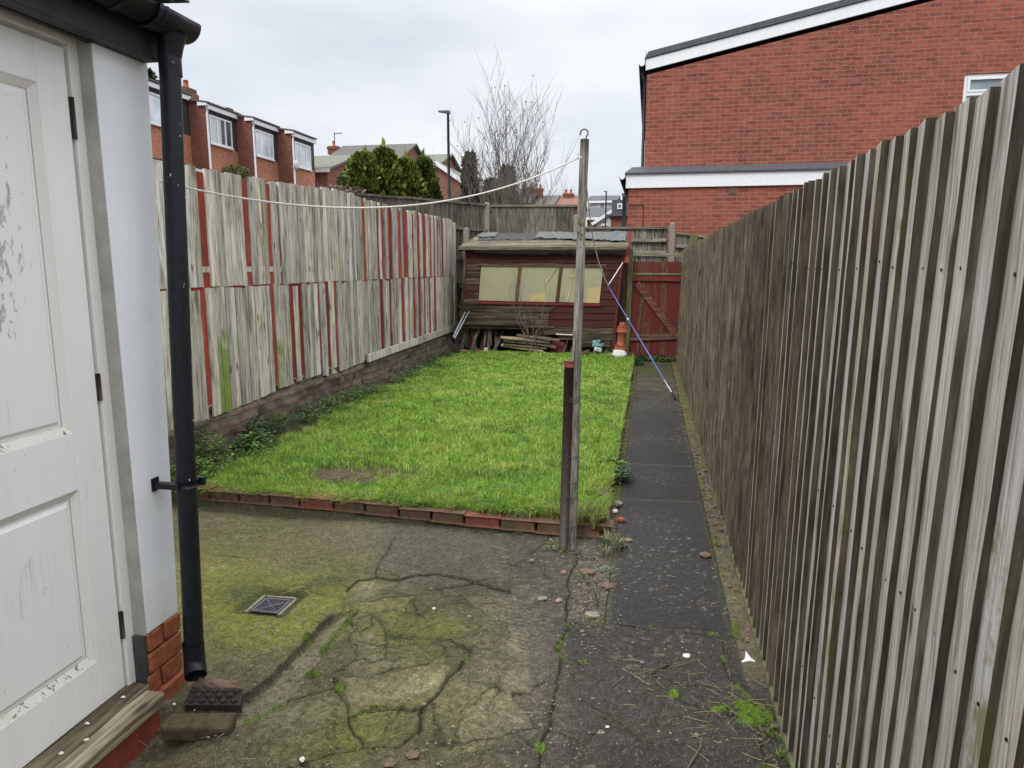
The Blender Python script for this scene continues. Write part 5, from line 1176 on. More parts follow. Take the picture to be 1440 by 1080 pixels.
m = MB(); q0, q1, q2, q3 = G(226, 990, .03), G(318, 1003, .03), G(325, 1022, .0), G(248, 1018, .0)
m.obox((-1.465, 1.965, .005), (.115, .038, .028), (.10, .04, .22), j=.007); tag(recenter(m.build('mossy_brick', 'mossy_stone', None, .012)), 'mossy brown slab of brick lying just below the patterned brick', 'brick')

def stone(px, py, r, mat, label, cat='stone', z=.0, flat=.55, name='stone'):
    c = G(px, py, z); m = MB(); m.lump(c+Vector((0, 0, r*flat*.5)), (r, r*random.uniform(.7, 1), r*flat), 10, rough=.22); return tag(recenter(m.build(name, mat)), label, cat)
stone(763, 842, .024, 'stone', 'flat pale lichen covered stone in the concrete left of the rubble', flat=.25)
stone(748, 789, .014, 'stone', 'small round pebble left of the pole foot on the patio')
stone(793, 806, .016, 'clay_pink', 'round pinkish pebble just below the foot of the pole')
stone(786, 845, .018, 'clay_pink', 'flat pink pebble right of the pale lichen stone', flat=.4)
stone(855, 826, .034, 'stone_brown', 'grey flat stone at the left edge of the dark path slab', flat=.4)
stone(834, 866, .036, 'stone', 'pale broken lump of concrete at the lower end of the rubble', flat=.35)
stone(826, 805, .038, 'stone_brown', 'brown flat piece of broken concrete below the grass tuft', flat=.3)
stone(869, 710, .034, 'stone', 'larger white and grey rubble lump by the side edging'); stone(865, 720, .022, 'paper_white', 'white rubble lump just below the grey rubble lump')
stone(873, 733, .030, 'terracotta', 'little orange brick chip beside the path slabs'); stone(884, 760, .022, 'clay_pink', 'pink chip lying on the path slab beside the weeds', flat=.3)
stone(877, 768, .022, 'stone', 'pale pebble at the joint between two path slabs'); stone(992, 782, .032, 'stone_brown', 'dark brown clod at the right end of the slab joint', flat=.4)
stone(660, 868, .012, 'stone', 'small pale pebble on the mossy cracked concrete'); stone(597, 991, .009, 'clay_pink', 'pink pebble where the big cracks meet')
stone(610, 856, .008, 'paper_white', 'tiny white pebble above the pale pebble'); stone(425, 1069, .010, 'paper_white', 'tiny white pebble in the bottom left cracks')
stone(845, 1030, .016, 'stone', 'white chalky splash on the dark slab', flat=.12); stone(853, 1022, .010, 'paper_white', 'smaller white splash above the chalky one', flat=.12)
stone(548, 1074, .022, 'stone_brown', 'brown wedge shaped chip at the bottom of the patio', flat=.4); stone(580, 1062, .022, 'stone_brown', 'long flat brown chip above the wedge shaped one', flat=.25)
stone(966, 910+13, .015, 'paper_white', 'small white chip on the ledge of the dark slab', flat=.4)
stone(245, 991, .008, 'paper_white', 'tiny white pebble beside the mossy brick'); 
for i, (a, b) in enumerate(((173, 980), (123, 1017), (122, 1040), (86, 1059))):
    c = PY(0, 0, 1); c = G(a, b, .112); m = MB(); m.lump(c, (.008, .006, .003), 8, rough=.3); tag(recenter(m.build('paint_flake', 'paper_white')), ('white paint flake on the sill closest to the brick pier', 'long white paint flake in the middle of the sill', 'white paint flake below the long one on the sill', 'white paint flake on the sill closest to the photo edge')[i], 'paint flake')
# torn white scrap by the right fence
c = G(1052, 932); m = MB(); a0 = [(-.035, -.012, .002), (-.012, .008, .012), (-.006, .036, .03), (.010, .012, .018), (.036, 0, .004), (.006, -.006, .014)]
m._add([c+Vector(v) for v in a0]+[c+Vector((0, 0, -.0))], [(0, 5, 1), (1, 5, 3, 2), (3, 5, 4), (0, 6, 5), (6, 4, 5)]); o = tag(recenter(m.build('paper_scrap', 'paper_white')), 'white pointed paper scrap beside the right fence', 'scrap'); q = o.modifiers.new('s', 'SOLIDIFY'); q.thickness = .002
# sticks and twigs
def stick(pts, r, label, mat='twig'):
    m = MB(); m.tube([G(x, y, .008) for x, y in pts], r, 6); return tag(recenter(m.build('stick', mat)), label, 'stick')
stick([(987, 1037), (985, 1052), (972, 1072), (962, 1090)], .0035, 'crooked brown stick at the bottom edge of the dark slab')
m = MB()
for k in range(7):
    c = G(460, 867, .008); a = k*.9+random.uniform(-.3, .3); m.tube([c, c+Vector((math.cos(a)*.02, math.sin(a)*.015, .012)), c+Vector((math.cos(a+.3)*.045, math.sin(a+.3)*.04, .004))], .0018, 5)
tag(recenter(m.build('twig_cluster', 'twig')), 'little cluster of dead twigs at the top of the concrete gutter', 'twigs')
# straw, litter: nobody could count it
m = MB()
def straw(px, py, sx, sy, n, lo=.02, hi=.09):
    for _ in range(n):
        c = G(px+random.gauss(0, sx), py+random.gauss(0, sy), .006+random.random()*.006); a = random.uniform(0, math.pi); l = random.uniform(lo, hi)
        d = Vector((math.cos(a), math.sin(a), random.uniform(-.05, .05)))*l/2; b = Vector((-d.y, d.x, 0))*random.uniform(-.25, .25); w_ = random.uniform(.0005, .0011)
        m.tube([c-d, c+b*.4, c+d], w_, 3, cap=False, tint=(random.random(),)*3)
straw(965, 985, 45, 25, 34); straw(1010, 995, 45, 25, 30); straw(1075, 1030, 22, 25, 30); straw(940, 940, 25, 15, 16); straw(700, 755, 60, 12, 14); straw(560, 760, 90, 25, 14)
straw(330, 770, 50, 25, 12); straw(440, 850, 60, 30, 14); straw(600, 970, 120, 60, 26, .01, .05); straw(830, 820, 12, 40, 20, .02, .06); straw(967, 600, 7, 16, 50, .04, .14); straw(960, 555, 6, 12, 24, .05, .2); straw(940, 545, 22, 6, 20, .05, .15); straw(350, 1040, 60, 25, 14, .02, .07); straw(900, 1000, 120, 60, 30, .008, .03)
tag(m.build('dead_straw', 'straw'), 'scattered dead straw and dry stalks on the concrete', 'straw', kind='stuff')
m = MB()
for _ in range(1500):     # grit and crumbs
    px, py = random.uniform(260, 1090), random.uniform(765, 1079)
    if random.random() < .3: px, py = random.gauss(832, 18), random.gauss(820, 45)
    c = G(px, py, .004); 
    if c.x > .47 or c.x < -1.55 and c.y < 2.2: continue
    r_ = abs(random.gauss(0, .0026))+.0010; m.lump(c, (r_, r_, r_*.6), 5, rough=.3)
tag(m.build('grit', 'stone'), 'fine grit and crumbs strewn over the concrete', 'grit', kind='stuff')
m = MB()
for _ in range(240):
    yy = random.uniform(2.6, 12); s_ = random.choice((0, 1)); xx = random.uniform(.41, .48) if s_ else random.uniform(-.19, -.148)
    if not s_ and yy < 4: continue
    r_ = random.uniform(.004, .014); m.lump((xx, yy, .008), (r_, r_, r_*.6), 6, rough=.3)
tag(m.build('gravel', 'stone_brown'), 'crumbled stones and dirt along both sides of the path', 'gravel', kind='stuff')

# ------------------------------------------------------------------ weeds
def blade_tuft(m, c, n, h, spread, cols, w_=.003, droop=.6):
    for _ in range(n):
        a = random.uniform(0, 6.283); r_ = random.uniform(0, spread); b = Vector(c)+Vector((math.cos(a)*r_*.4, math.sin(a)*r_*.4, 0)); hh = h*random.uniform(.5, 1.1); l = random.uniform(.3, 1)*droop*hh
        d = Vector((math.cos(a), math.sin(a), 0)); s = Vector((-d.y, d.x, 0))*w_*random.uniform(.6, 1.3); col = random.choice(cols); k = random.uniform(.7, 1.3); col = tuple(v*k for v in col)
        p1 = b+d*l*.35+Vector((0, 0, hh*.6)); p2 = b+d*l+Vector((0, 0, hh*(1-.35*random.random())))
        m._add([b-s, b+s, p1+s*.8, p1-s*.8, p2], [(0, 1, 2, 3), (3, 2, 4)], 0, col)
def leafy(m, c, n, rad, hgt, ls, cols):
    """small rosette or bushy weed: many little oval leaves"""
    for _ in range(n):
        a = random.uniform(0, 6.283); rr = rad*math.sqrt(random.random()); p = Vector(c)+Vector((math.cos(a)*rr, math.sin(a)*rr, hgt*random.random()*(1-.5*rr/rad)))
        b = random.uniform(0, 6.283); d = Vector((math.cos(b), math.sin(b), random.uniform(-.3, .6))).normalized(); s = d.cross(Vector((0, 0, 1))).normalized()*ls*.32; l = ls*random.uniform(.6, 1.2); col = random.choice(cols); k = random.uniform(.65, 1.35); col = tuple(v*k for v in col)
        up = s.cross(d).normalized()*ls*.1
        m._add([p, p+d*l*.35+s-up, p+d*l*.8+s*.7-up, p+d*l, p+d*l*.8-s*.7-up, p+d*l*.35-s-up], [(0, 1, 2, 3), (0, 3, 4, 5)], 0, col)
GR = [(.07, .15, .02), (.11, .20, .035), (.16, .24, .05)]; DRY = [(.32, .26, .12), (.25, .22, .08), (.40, .33, .17)]; DK = [(.035, .075, .02), (.05, .10, .03), (.02, .05, .015)]
def weed(name, label, cat, fn, mat='leaf', group=None):
    m = MB(); fn(m); return tag(recenter(m.build(name, mat)), label, cat, group, 'stuff' if name in ('low_weed', 'bushy_weed') else None)
weed('grass_tuft', 'straw coloured grass tuft at the lawn corner right of the pole', 'grass tuft', lambda m: [blade_tuft(m, (-.30+random.uniform(-.06, .05), 4.0+random.uniform(-.05, .1), .06), 40, .15, .05, DRY+GR, .0022, .9) for _ in range(6)], 'leaf')
weed('grass_tuft', 'thin dry grass growing left of the pole over the edging', 'grass tuft', lambda m: [blade_tuft(m, (-.52+random.uniform(-.06, .06), 4.03, .07), 22, .12, .04, DRY+GR, .002, .8) for _ in range(4)])
weed('dark_roots', 'dark tangle of dead roots hanging over the edging corner', 'roots', lambda m: [blade_tuft(m, (-.235+random.uniform(-.03, .03), 4.02+random.uniform(-.05, .02), .01), 30, .09, .05, [(.03, .015, .012), (.06, .03, .03)], .002, .9) for _ in range(3)])
weed('leafy_weed', 'dark leafy weed hanging over the path from the lawn edge', 'weed', lambda m: (leafy(m, (-.20, 5.12, .03), 200, .12, .09, .045, DK+[(.10, .17, .08)]), leafy(m, (-.24, 5.28, .06), 120, .11, .09, .045, GR)))
weed('silver_weed', 'pale feathery weed between the edging and the path slabs', 'weed', lambda m: [blade_tuft(m, (-.16+random.uniform(-.04, .05), 3.78+random.uniform(-.12, .12), .0), 24, .08, .05, [(.22, .25, .14), (.14, .17, .07), (.3, .3, .18)], .003, 1.) for _ in range(6)])
weed('small_weed', 'little grey green weed at the lower end of the pale weed', 'weed', lambda m: leafy(m, (-.18, 3.52, .0), 40, .05, .02, .02, [(.14, .18, .10), (.2, .25, .15)]))
weed('small_weed', 'little clump of weed around the foot of the steel stake', 'weed', lambda m: leafy(m, (-.47, 3.78, .0), 60, .07, .03, .02, GR+DRY[:1]))
weed('bushy_weed', 'dense bushy green weeds at the left corner behind the downpipe', 'weed', lambda m: (leafy(m, (-3.15, 4.3, .08), 420, .22, .20, .035, GR), leafy(m, (-3.30, 4.75, .10), 420, .22, .26, .035, GR+DK), leafy(m, (-3.05, 4.55, .10), 160, .16, .12, .03, GR)))
weed('bushy_weed', 'taller leafy weeds growing against the near end of the left wall', 'weed', lambda m: (leafy(m, (-3.15, 5.2, .10), 260, .18, .16, .05, DK+GR), leafy(m, (-3.3, 5.6, .12), 200, .2, .18, .05, DK+GR[:1]), leafy(m, (-3.0, 5.0, .10), 160, .16, .10, .03, GR)))
weed('low_weed', 'low green weeds along the middle of the left wall foot', 'weed', lambda m: [leafy(m, (-3.22+random.uniform(-.1, .15), 6.0+k*.22, .12), 110, .16, .12, .035, DK+GR) for k in range(9)])
weed('low_weed', 'sparse small weeds near the far end of the left wall foot', 'weed', lambda m: [leafy(m, (-3.2+random.uniform(-.1, .15), 8.6+k*.45, .12), 70, .14, .09, .04, DK+GR) for k in range(7)])
weed('ivy', 'dark glossy ivy growing between the far fence end and the shed', 'ivy', lambda m: [leafy(m, (-3.42+random.uniform(-.1, .25), 12.75+random.uniform(-.15, .3), .4+k*.1), 70, .22, .2, .07, DK+[(.10, .14, .11)]) for k in range(9)])
weed('path_weed', 'dark green weeds in the corner left of the gate foot', 'weed', lambda m: (leafy(m, (-.16, 11.6, .0), 160, .12, .10, .05, DK), leafy(m, (-.1, 12.15, .0), 90, .12, .08, .05, DK)))
weed('path_weed', 'green weeds growing along the bottom of the gate', 'weed', lambda m: [leafy(m, (.05+k*.09, 12.1, .0), 50, .08, .08, .05, DK+GR) for k in range(6)])
weed('moss_grass', 'tufts of green grass and moss between the slab and the right fence', 'grass tuft', lambda m: [blade_tuft(m, (G(px, py, 0).x, G(px, py, 0).y, -.002), 26, .03, .03, GR+DRY[:1]+[(.06, .12, .01)], .0016, 1.1) for px, py in ((1050,1008),(1070,1018),(1085,1025),(1095,1040),(1088,1000),(1100,1060),(1040,1000),(1105,1050),(1060,1000),(1110,1075),(1095,1065),(1080,1035))])
weed('moss_clump', 'small bright green moss clump in the crack at the bottom of the patio', 'moss', lambda m: blade_tuft(m, G(760, 1053, 0), 60, .012, .03, [(.10, .22, .01), (.07, .16, .01)], .002, .8))
m = MB()
for _ in range(150):
    x_ = random.uniform(-3.0, -.33); y_ = float(np.interp(x_, [p[0] for p in pts_ed], [p[1] for p in pts_ed]))+.085+random.uniform(0, .05)
    if mn.noise(Vector((x_*3.1, 0, 2))) < -.12: continue
    for _k in range(5):
        h_ = random.uniform(.03, .085); dx_ = random.uniform(-.04, .04); sw = random.uniform(.0012, .0022); b_ = Vector((x_+random.uniform(-.02, .02), y_, .075)); col = random.choice(GR+GR+DRY); kk_ = random.uniform(.8, 1.8); col = tuple(q_*kk_ for q_ in col)
        p1 = b_+Vector((dx_*.4, -h_*.5, h_*.45)); p2 = b_+Vector((dx_, -h_*1.3, h_*random.uniform(-.1, .4))); m._add([b_-Vector((sw, 0, 0)), b_+Vector((sw, 0, 0)), p1+Vector((sw, 0, 0)), p1-Vector((sw, 0, 0)), p2], [(0, 1, 2, 3), (3, 2, 4)], 0, col)
tag(m.build('grass_fringe', 'leaf'), 'long ragged grass hanging over the front brick edging', 'grass', kind='stuff')
# bramble and bare sapling in front of the shed
def twiggy(m, base, n, h, spread, r0, gen=2):
    for _ in range(n):
        a = random.uniform(0, 6.283); p = Vector(base)+Vector((random.uniform(-.05, .05), random.uniform(-.02, .02), 0)); d = Vector((math.cos(a)*spread, math.sin(a)*spread*.5, 1)).normalized(); pts = [p]; L_ = h*random.uniform(.6, 1.1)
        for k in range(6): d = (d+Vector((random.uniform(-.2, .2), random.uniform(-.15, .15), .02))).normalized(); pts.append(pts[-1]+d*L_/6)
        m.tube(pts, [r0*(1-.8*i/6) for i in range(7)], 5, tint=(.5, .5, .5))
        if gen:
            for q in pts[2:]:
                if random.random() < .8:
                    dd = (d+Vector((random.uniform(-.9, .9), random.uniform(-.3, .3), random.uniform(-.2, .4)))).normalized(); m.tube([q, q+dd*L_*.14, q+dd*L_*.22+Vector((0, 0, .03))], [r0*.4, r0*.3, r0*.15], 4)
m = MB(); twiggy(m, (-1.90, YS-.18, .08), 9, 1.15, .32, .008); tag(recenter(m.build('bare_sapling', 'twig')), 'thin leafless sapling standing in front of the shed', 'sapling')
m = MB(); twiggy(m, (-3.35, 12.1, .1), 10, .6, .7, .006); twiggy(m, (-3.2, 11.9, .1), 8, .4, .9, .006); tag(recenter(m.build('dead_brambles', 'twig')), 'dead brambles tangled in the corner left of the shed', 'brambles')

# ================================================================== GABLE HOUSE ON THE RIGHT
YH, YE = 14.6, 14.25
gh = thing('gable_house', 'large red brick house with a sloping white trimmed gable behind the right fence', 'house', (5, YH, 0))
c0 = PY(912, 97, YH); c1 = PY(1280, 1, YH); sl = (c1.z-c0.z)/(c1.x-c0.x); xl = PY(907, 200, YH).x; xr = 11.0; top = lambda x: c0.z+sl*(x-c0.x)
wt = PY(1383, 98, YH); wb = PY(1357, 104, YH); WX0, WX1, WZ1 = wb.x, wb.x+1.25, wb.z; WZ0 = WZ1-1.1
zl = PY(905, 238, YH).z
m = MB()
def wallpoly(m, pts, y): m.quad([(x, y, z) for x, z in pts])
th = .20
# wall face split round the window opening
wallpoly(m, [(xl, 0), (WX0, 0), (WX0, top(WX0)-.1), (xl, top(xl)-.1)], YH); wallpoly(m, [(WX0, 0), (WX1, 0), (WX1, WZ0), (WX0, WZ0)], YH)
wallpoly(m, [(WX0, WZ1), (WX1, WZ1), (WX1, top(WX1)-.1), (WX0, top(WX0)-.1)], YH); wallpoly(m, [(WX1, 0), (xr, 0), (xr, top(xr)-.1), (WX1, top(WX1)-.1)], YH)
for a, b, c_, d_ in (((WX0, WZ0), (WX0, WZ1), 0, 0), ((WX0, WZ1), (WX1, WZ1), 0, 0), ((WX1, WZ1), (WX1, WZ0), 0, 0), ((WX1, WZ0), (WX0, WZ0), 0, 0)): m.quad([(a[0], YH, a[1]), (b[0], YH, b[1]), (b[0], YH+.2, b[1]), (a[0], YH+.2, a[1])])
m.quad([(xl, YH, 0), (xl, YH, top(xl)-.1), (xl, YH+8, top(xl)-.1), (xl, YH+8, 0)])
m.quad([(xl, YH+8, 0), (xl, YH+8, top(xl)-.1), (xr, YH+8, top(xr)-.1), (xr, YH+8, 0)]); m.quad([(xr, YH, 0), (xr, YH+8, 0), (xr, YH+8, top(xr)-.1), (xr, YH, top(xr)-.1)])
m.build('wall', 'gable_brick', gh)
ex = PY(884, 250, YE).x; ezt = PY(1000, 262, YE).z
m = MB(); m.quad([(ex, YE, 0), (8, YE, 0), (8, YE, ezt), (ex, YE, ezt)]); m.quad([(ex, YE, 0), (ex, YE, ezt), (ex, YE+8, ezt), (ex, YE+8, 0)]); m.build('extension_wall', 'gable_brick', gh)
# verge board and roof edge
fh = PY(912, 84, YH).z-PY(912, 97, YH).z
m = MB(); x0 = xl-.03; H_ = .185
m._add([(x0, YH-.03, top(x0)-.02), (xr, YH-.03, top(xr)-.02), (xr, YH-.03, top(xr)+H_), (x0, YH-.03, top(x0)+H_), (x0, YH+.02, top(x0)-.02), (xr, YH+.02, top(xr)-.02), (xr, YH+.02, top(xr)+H_), (x0, YH+.02, top(x0)+H_)],
    [(0, 1, 2, 3), (7, 6, 5, 4), (0, 4, 5, 1), (1, 5, 6, 2), (2, 6, 7, 3), (3, 7, 4, 0)]); m.build('verge_board', 'white_upvc', gh, .004)
m = MB(); rtk = .13
m._add([(x0-.02, YH-.06, top(x0)+H_+.005), (xr, YH-.06, top(xr)+H_+.005), (xr, YH-.06, top(xr)+H_+rtk), (x0+.05, YH-.06, top(x0)+H_+rtk+.0), (x0-.02, YH+8.05, top(x0)+H_), (xr, YH+8.05, top(xr)+H_), (xr, YH+8.05, top(xr)+H_+rtk), (x0+.05, YH+8.05, top(x0)+H_+rtk)],
    [(0, 1, 2, 3), (7, 6, 5, 4), (0, 4, 5, 1), (1, 5, 6, 2), (2, 6, 7, 3), (3, 7, 4, 0)])
k = x0
while k < 10.6: m.box((k, YH-.066, top(k)+H_+.02), (k+.012, YH-.055, top(k)+H_+rtk-.005)); k += .33
m.build('roof', 'slate_edge', gh, .006)
m = MB(); m.box((ex-.05, YE-.05, ezt-.01), (8, YE+.02, ezt+.24)); m.build('fascia', 'white_upvc', gh, .004)
m = MB(); m._add([(ex-.07, YE-.09, ezt+.245), (8, YE-.09, ezt+.245), (8, YH, ezt+.40), (ex-.07+.12, YH, ezt+.40), (ex-.07, YE-.09, ezt+.275), (8, YE-.09, ezt+.275), (8, YH, ezt+.43), (ex+.05, YH, ezt+.43)], [(3, 2, 1, 0), (4, 5, 6, 7), (0, 1, 5, 4), (1, 2, 6, 5), (2, 3, 7, 6), (3, 0, 4, 7)])
m._add([(ex-.07, YE-.09, ezt+.245), (ex+.05, YH, ezt+.40), (xl-.0, YH, ezt+.40), (xl, YE+8, ezt+.38), (ex-.1, YE+8, ezt+.24)], [(0, 1, 2, 3, 4)])
k = ex
while k < 7.5: m.box((k, YE-.097, ezt+.24), (k+.012, YE-.085, ezt+.28)); k += .9
m.build('extension_roof', 'slate_edge', gh)
m = MB(); halfpipe(m, ex-.12, ezt+.20, YE-.14, YE+6, .06, .006); m.build('extension_gutter', 'black_plastic', gh)
m = MB(); halfpipe(m, x0-.07, top(x0)+.10, YH-.09, YH+8, .06, .006); m.build('gutter', 'black_plastic', gh)
m = MB(); zt_ = top(x0)+.05; m.tube([(x0-.06, YH+.03, zt_), (x0-.06, YH+.03, zt_-.12), (xl-.035, YH+.05, zt_-.25), (xl-.035, YH+.05, 3.3)], .030, 10); m.build('downpipe', 'black_plastic', gh)
vb = PY(1030, 268, YE); m = MB()
m.box((vb.x-.07, YE-.012, vb.z-.07), (vb.x+.07, YE+.01, vb.z+.07))
for k in range(4): m.box((vb.x-.06, YE-.020, vb.z-.055+k*.032), (vb.x+.06, YE-.013, vb.z-.040+k*.032))
m.build('air_brick', 'stone_brown', gh)
wf = MB(); f_ = .06
a, b, zz0, zz1 = WX0+.005, WX1-.005, WZ0+.005, WZ1-.005; yw_ = YH+.03
tr_ = zz1-.36
for q in (((a, zz0), (a+f_, zz1)), ((b-f_, zz0), (b, zz1)), ((a+f_, zz1-f_), (b-f_, zz1)), ((a+f_, zz0), (b-f_, zz0+f_)), ((a+f_, tr_), (b-f_, tr_+f_))): wf.box((q[0][0], yw_, q[0][1]), (q[1][0], yw_+.06, q[1][1]))
wf.box((a+f_+.001, yw_-.012, tr_+f_+.001), (b-f_-.001, yw_-.001, tr_+f_+.035)); wf.box((a+f_+.001, yw_-.012, zz1-f_-.035), (b-f_-.001, yw_-.001, zz1-f_-.001)); wf.box((a+f_+.001, yw_-.012, tr_+f_+.036), (a+f_+.045, yw_-.001, zz1-f_-.036)); wf.box((b-f_-.045, yw_-.012, tr_+f_+.036), (b-f_-.001, yw_-.001, zz1-f_-.036))
wo_ = wf.build('window', 'white_upvc', gh, .003)
m = MB(); m.quad([(a+.03, yw_+.03, zz0+.03), (b-.03, yw_+.03, zz0+.03), (b-.03, yw_+.03, zz1-.03), (a+.03, yw_+.03, zz1-.03)]); m.build('pane', 'window_frost', wo_)
cb = PY(905, 290, YE); m = MB(); m.tube([(cb.x-.28, YE-.02, cb.z+.03), (cb.x+.0, YE-.02, cb.z+.02), (cb.x+.0, YE-.02, cb.z-.5)], .008, 6); m.build('cable', 'black_plastic', gh)

# ================================================================== TERRACED HOUSES ON THE LEFT
SC = 1.5
T = [(-20.3, 205, 105), (-19.5, 288, 152), (-18.7, 353.5, 173), (-17.9, 409.5, 190)]
TH = []
for X_, px_, py_ in T:
    p = PX(px_, py_, X_); TH.append(p)
endp = PX(441, 203, -17.9)
gT = 'stepped row of brick terraced houses above the left fence'
labs = ['brick terraced house half hidden behind the black downpipe', 'brick terraced house with a part open white window, right beside the black downpipe', 'brick terraced house with a closed window, second from the right end of its row', 'end terraced brick house, the one with a round satellite dish under its window']
TH[0] = Vector((-20.3, TH[1].y-4.4, TH[1].z+.35))
for i, p in enumerate(TH):
    Xf, y0, ze_ = p.x, p.y, p.z
    y1 = TH[i+1].y if i < 3 else endp.y; zf_ = lambda y: ze_
    if i == 3: ze_ = (p.z+endp.z)/2
    h = thing('terraced_house', labs[i], 'house', (Xf-3, (y0+y1)/2, 0), gT)
    wz1 = ze_-.22; py_w = {0: 0, 1: 200, 2: 213, 3: 229}[i]
    wz0 = wz1-1.22
    wy0 = y0+.30*(y1-y0)/3.4; wy1 = y0+(y1-y0)*(.80)
    m = MB()
    m.quad([(Xf, y0, 0), (Xf, y1, 0), (Xf, y1, wz0-.06), (Xf, y0, wz0-.06)]); m.build('front_wall', 'terrace_brick_front', h)
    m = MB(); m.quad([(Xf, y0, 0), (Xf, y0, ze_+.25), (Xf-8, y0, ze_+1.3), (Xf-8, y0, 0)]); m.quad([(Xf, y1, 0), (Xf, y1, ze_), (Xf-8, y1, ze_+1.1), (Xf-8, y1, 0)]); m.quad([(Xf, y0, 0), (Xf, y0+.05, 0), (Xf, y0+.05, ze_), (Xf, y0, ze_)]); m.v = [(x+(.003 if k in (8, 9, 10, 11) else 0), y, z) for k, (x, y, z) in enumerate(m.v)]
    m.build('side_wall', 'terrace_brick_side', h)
    m = MB(); m.quad([(Xf-.02, y0, wz0-.06), (Xf-.02, y1, wz0-.06), (Xf-.02, y1, ze_), (Xf-.02, y0, ze_)]); m.build('cladding', 'dark_cladding', h)
    m = MB(); m.box((Xf+.0, y0+.02, ze_-.02), (Xf+.14, y1+.02, ze_+.17)); m.box((Xf-.3, y0-.10, ze_+.10), (Xf+.15, y0+.02, ze_+.30)); m.build('fascia', 'white_upvc', h)
    m = MB(); m._add([(Xf+.2, y0-.12, ze_+.20), (Xf+.2, y1+.05, ze_+.20), (Xf-8, y1+.05, ze_+1.4), (Xf-8, y0-.12, ze_+1.4), (Xf+.2, y0-.12, ze_+.27), (Xf+.2, y1+.05, ze_+.27), (Xf-8, y1+.05, ze_+1.5), (Xf-8, y0-.12, ze_+1.5)], [(3, 2, 1, 0), (4, 5, 6, 7), (0, 1, 5, 4), (1, 2, 6, 5), (2, 3, 7, 6), (3, 0, 4, 7)]); m.build('roof', 'roof_tile', h)
    n_ = 3 if i else 2
    f = MB(); ww = .07; xs_ = Xf+.005
    f.box((xs_, wy0, wz0), (xs_+.06, wy0+ww, wz1)); f.box((xs_, wy1-ww, wz0), (xs_+.06, wy1, wz1)); f.box((xs_, wy0+ww, wz1-ww), (xs_+.06, wy1-ww, wz1)); f.box((xs_, wy0-.03, wz0-.06), (xs_+.10, wy1+.03, wz0-.001)); f.box((xs_, wy0+ww, wz0), (xs_+.06, wy1-ww, wz0+ww))
    cuts = [.34, .70] if i in (1,) else [.25, .75] if i == 2 else [.35, .7]
    for c_ in cuts: yy = wy0+(wy1-wy0)*c_; f.box((xs_, yy-.05, wz0+ww), (xs_+.058, yy+.05, wz1-ww))
    wo_ = f.build('window', 'white_upvc', h)
    m = MB(); m.quad([(Xf+.03, wy0+.02, wz0+.02), (Xf+.03, wy1-.02, wz0+.02), (Xf+.03, wy1-.02, wz1-.02), (Xf+.03, wy0+.02, wz1-.02)]); m.build('pane', 'window_curtain' if i != 1 else 'window_glass', wo_)
    if i == 1:
        m = MB(); yy = wy0+(wy1-wy0)*.16; m.box((Xf+.034, wy0+.08, wz0+.08), (Xf+.04, wy0+(wy1-wy0)*.30, wz1-.08)); m.box((Xf+.034, wy0+(wy1-wy0)*.36, wz0+.08), (Xf+.04, wy0+(wy1-wy0)*.5, wz1-.08)); m.build('curtain', 'render_far', wo_)
    m = MB(); m.tube([(Xf+.09, y0+.06, ze_-.0), (Xf+.05, y0+.06, ze_-.2), (Xf+.05, y0+.06, .0)], .05, 8); m.build('downpipe', 'white_upvc', h)
    # flat roofed porch in front, its white edge just showing above the garden fence
    pz = {0: 5.2, 1: 5.35, 2: 5.15, 3: 4.6}[i]
    tp_ = {0: (225, 226), 1: (318, 243), 2: (375, 253), 3: (425, 262)}[i]
    pz = PX(tp_[0], tp_[1], Xf+1.0).z
    m = MB(); m.box((Xf+.01, y0+.15, 0), (Xf+1.0, y1-.6, pz-.12)); m.build('porch', 'terrace_brick_front', h)
    m = MB(); m.box((Xf+.01, y0+.08, pz-.12), (Xf+1.08, y1-.5, pz)); m.build('porch_fascia', 'white_upvc', h)
    m = MB(); m.box((Xf+.01, y0+.05, pz+.001), (Xf+1.1, y1-.48, pz+.05)); m.build('porch_roof', 'felt_dark', h)
    if i == 3:
        d = PX(417, 232, Xf+.25); m = MB(); m.lump(d, (.06, .26, .22), 12, rough=.02, smooth=True); m.tube([d, d+Vector((-.25, 0, -.1))], .02, 6); m.build('satellite_dish', 'render_far', h)
    for a, b, w_ in ({0: ((262, 128, .55),), 1: ((275, 137, .18),), 2: ((335, 163, .2), (321, 156, .3)), 3: ()}[i]):
        c = PX(a, b, Xf-2.4); m = MB(); m.box((c.x-w_/2, c.y-w_*.8, ze_+.3), (c.x+w_/2, c.y+w_*.8, c.z+.12))
        if w_ > .4: m.tube([(c.x, c.y, c.z+.12), (c.x, c.y, c.z+.5)], [.14, .12], 8, mi=1)
        m.build('chimney', ['brown_brick', 'terracotta'], h)
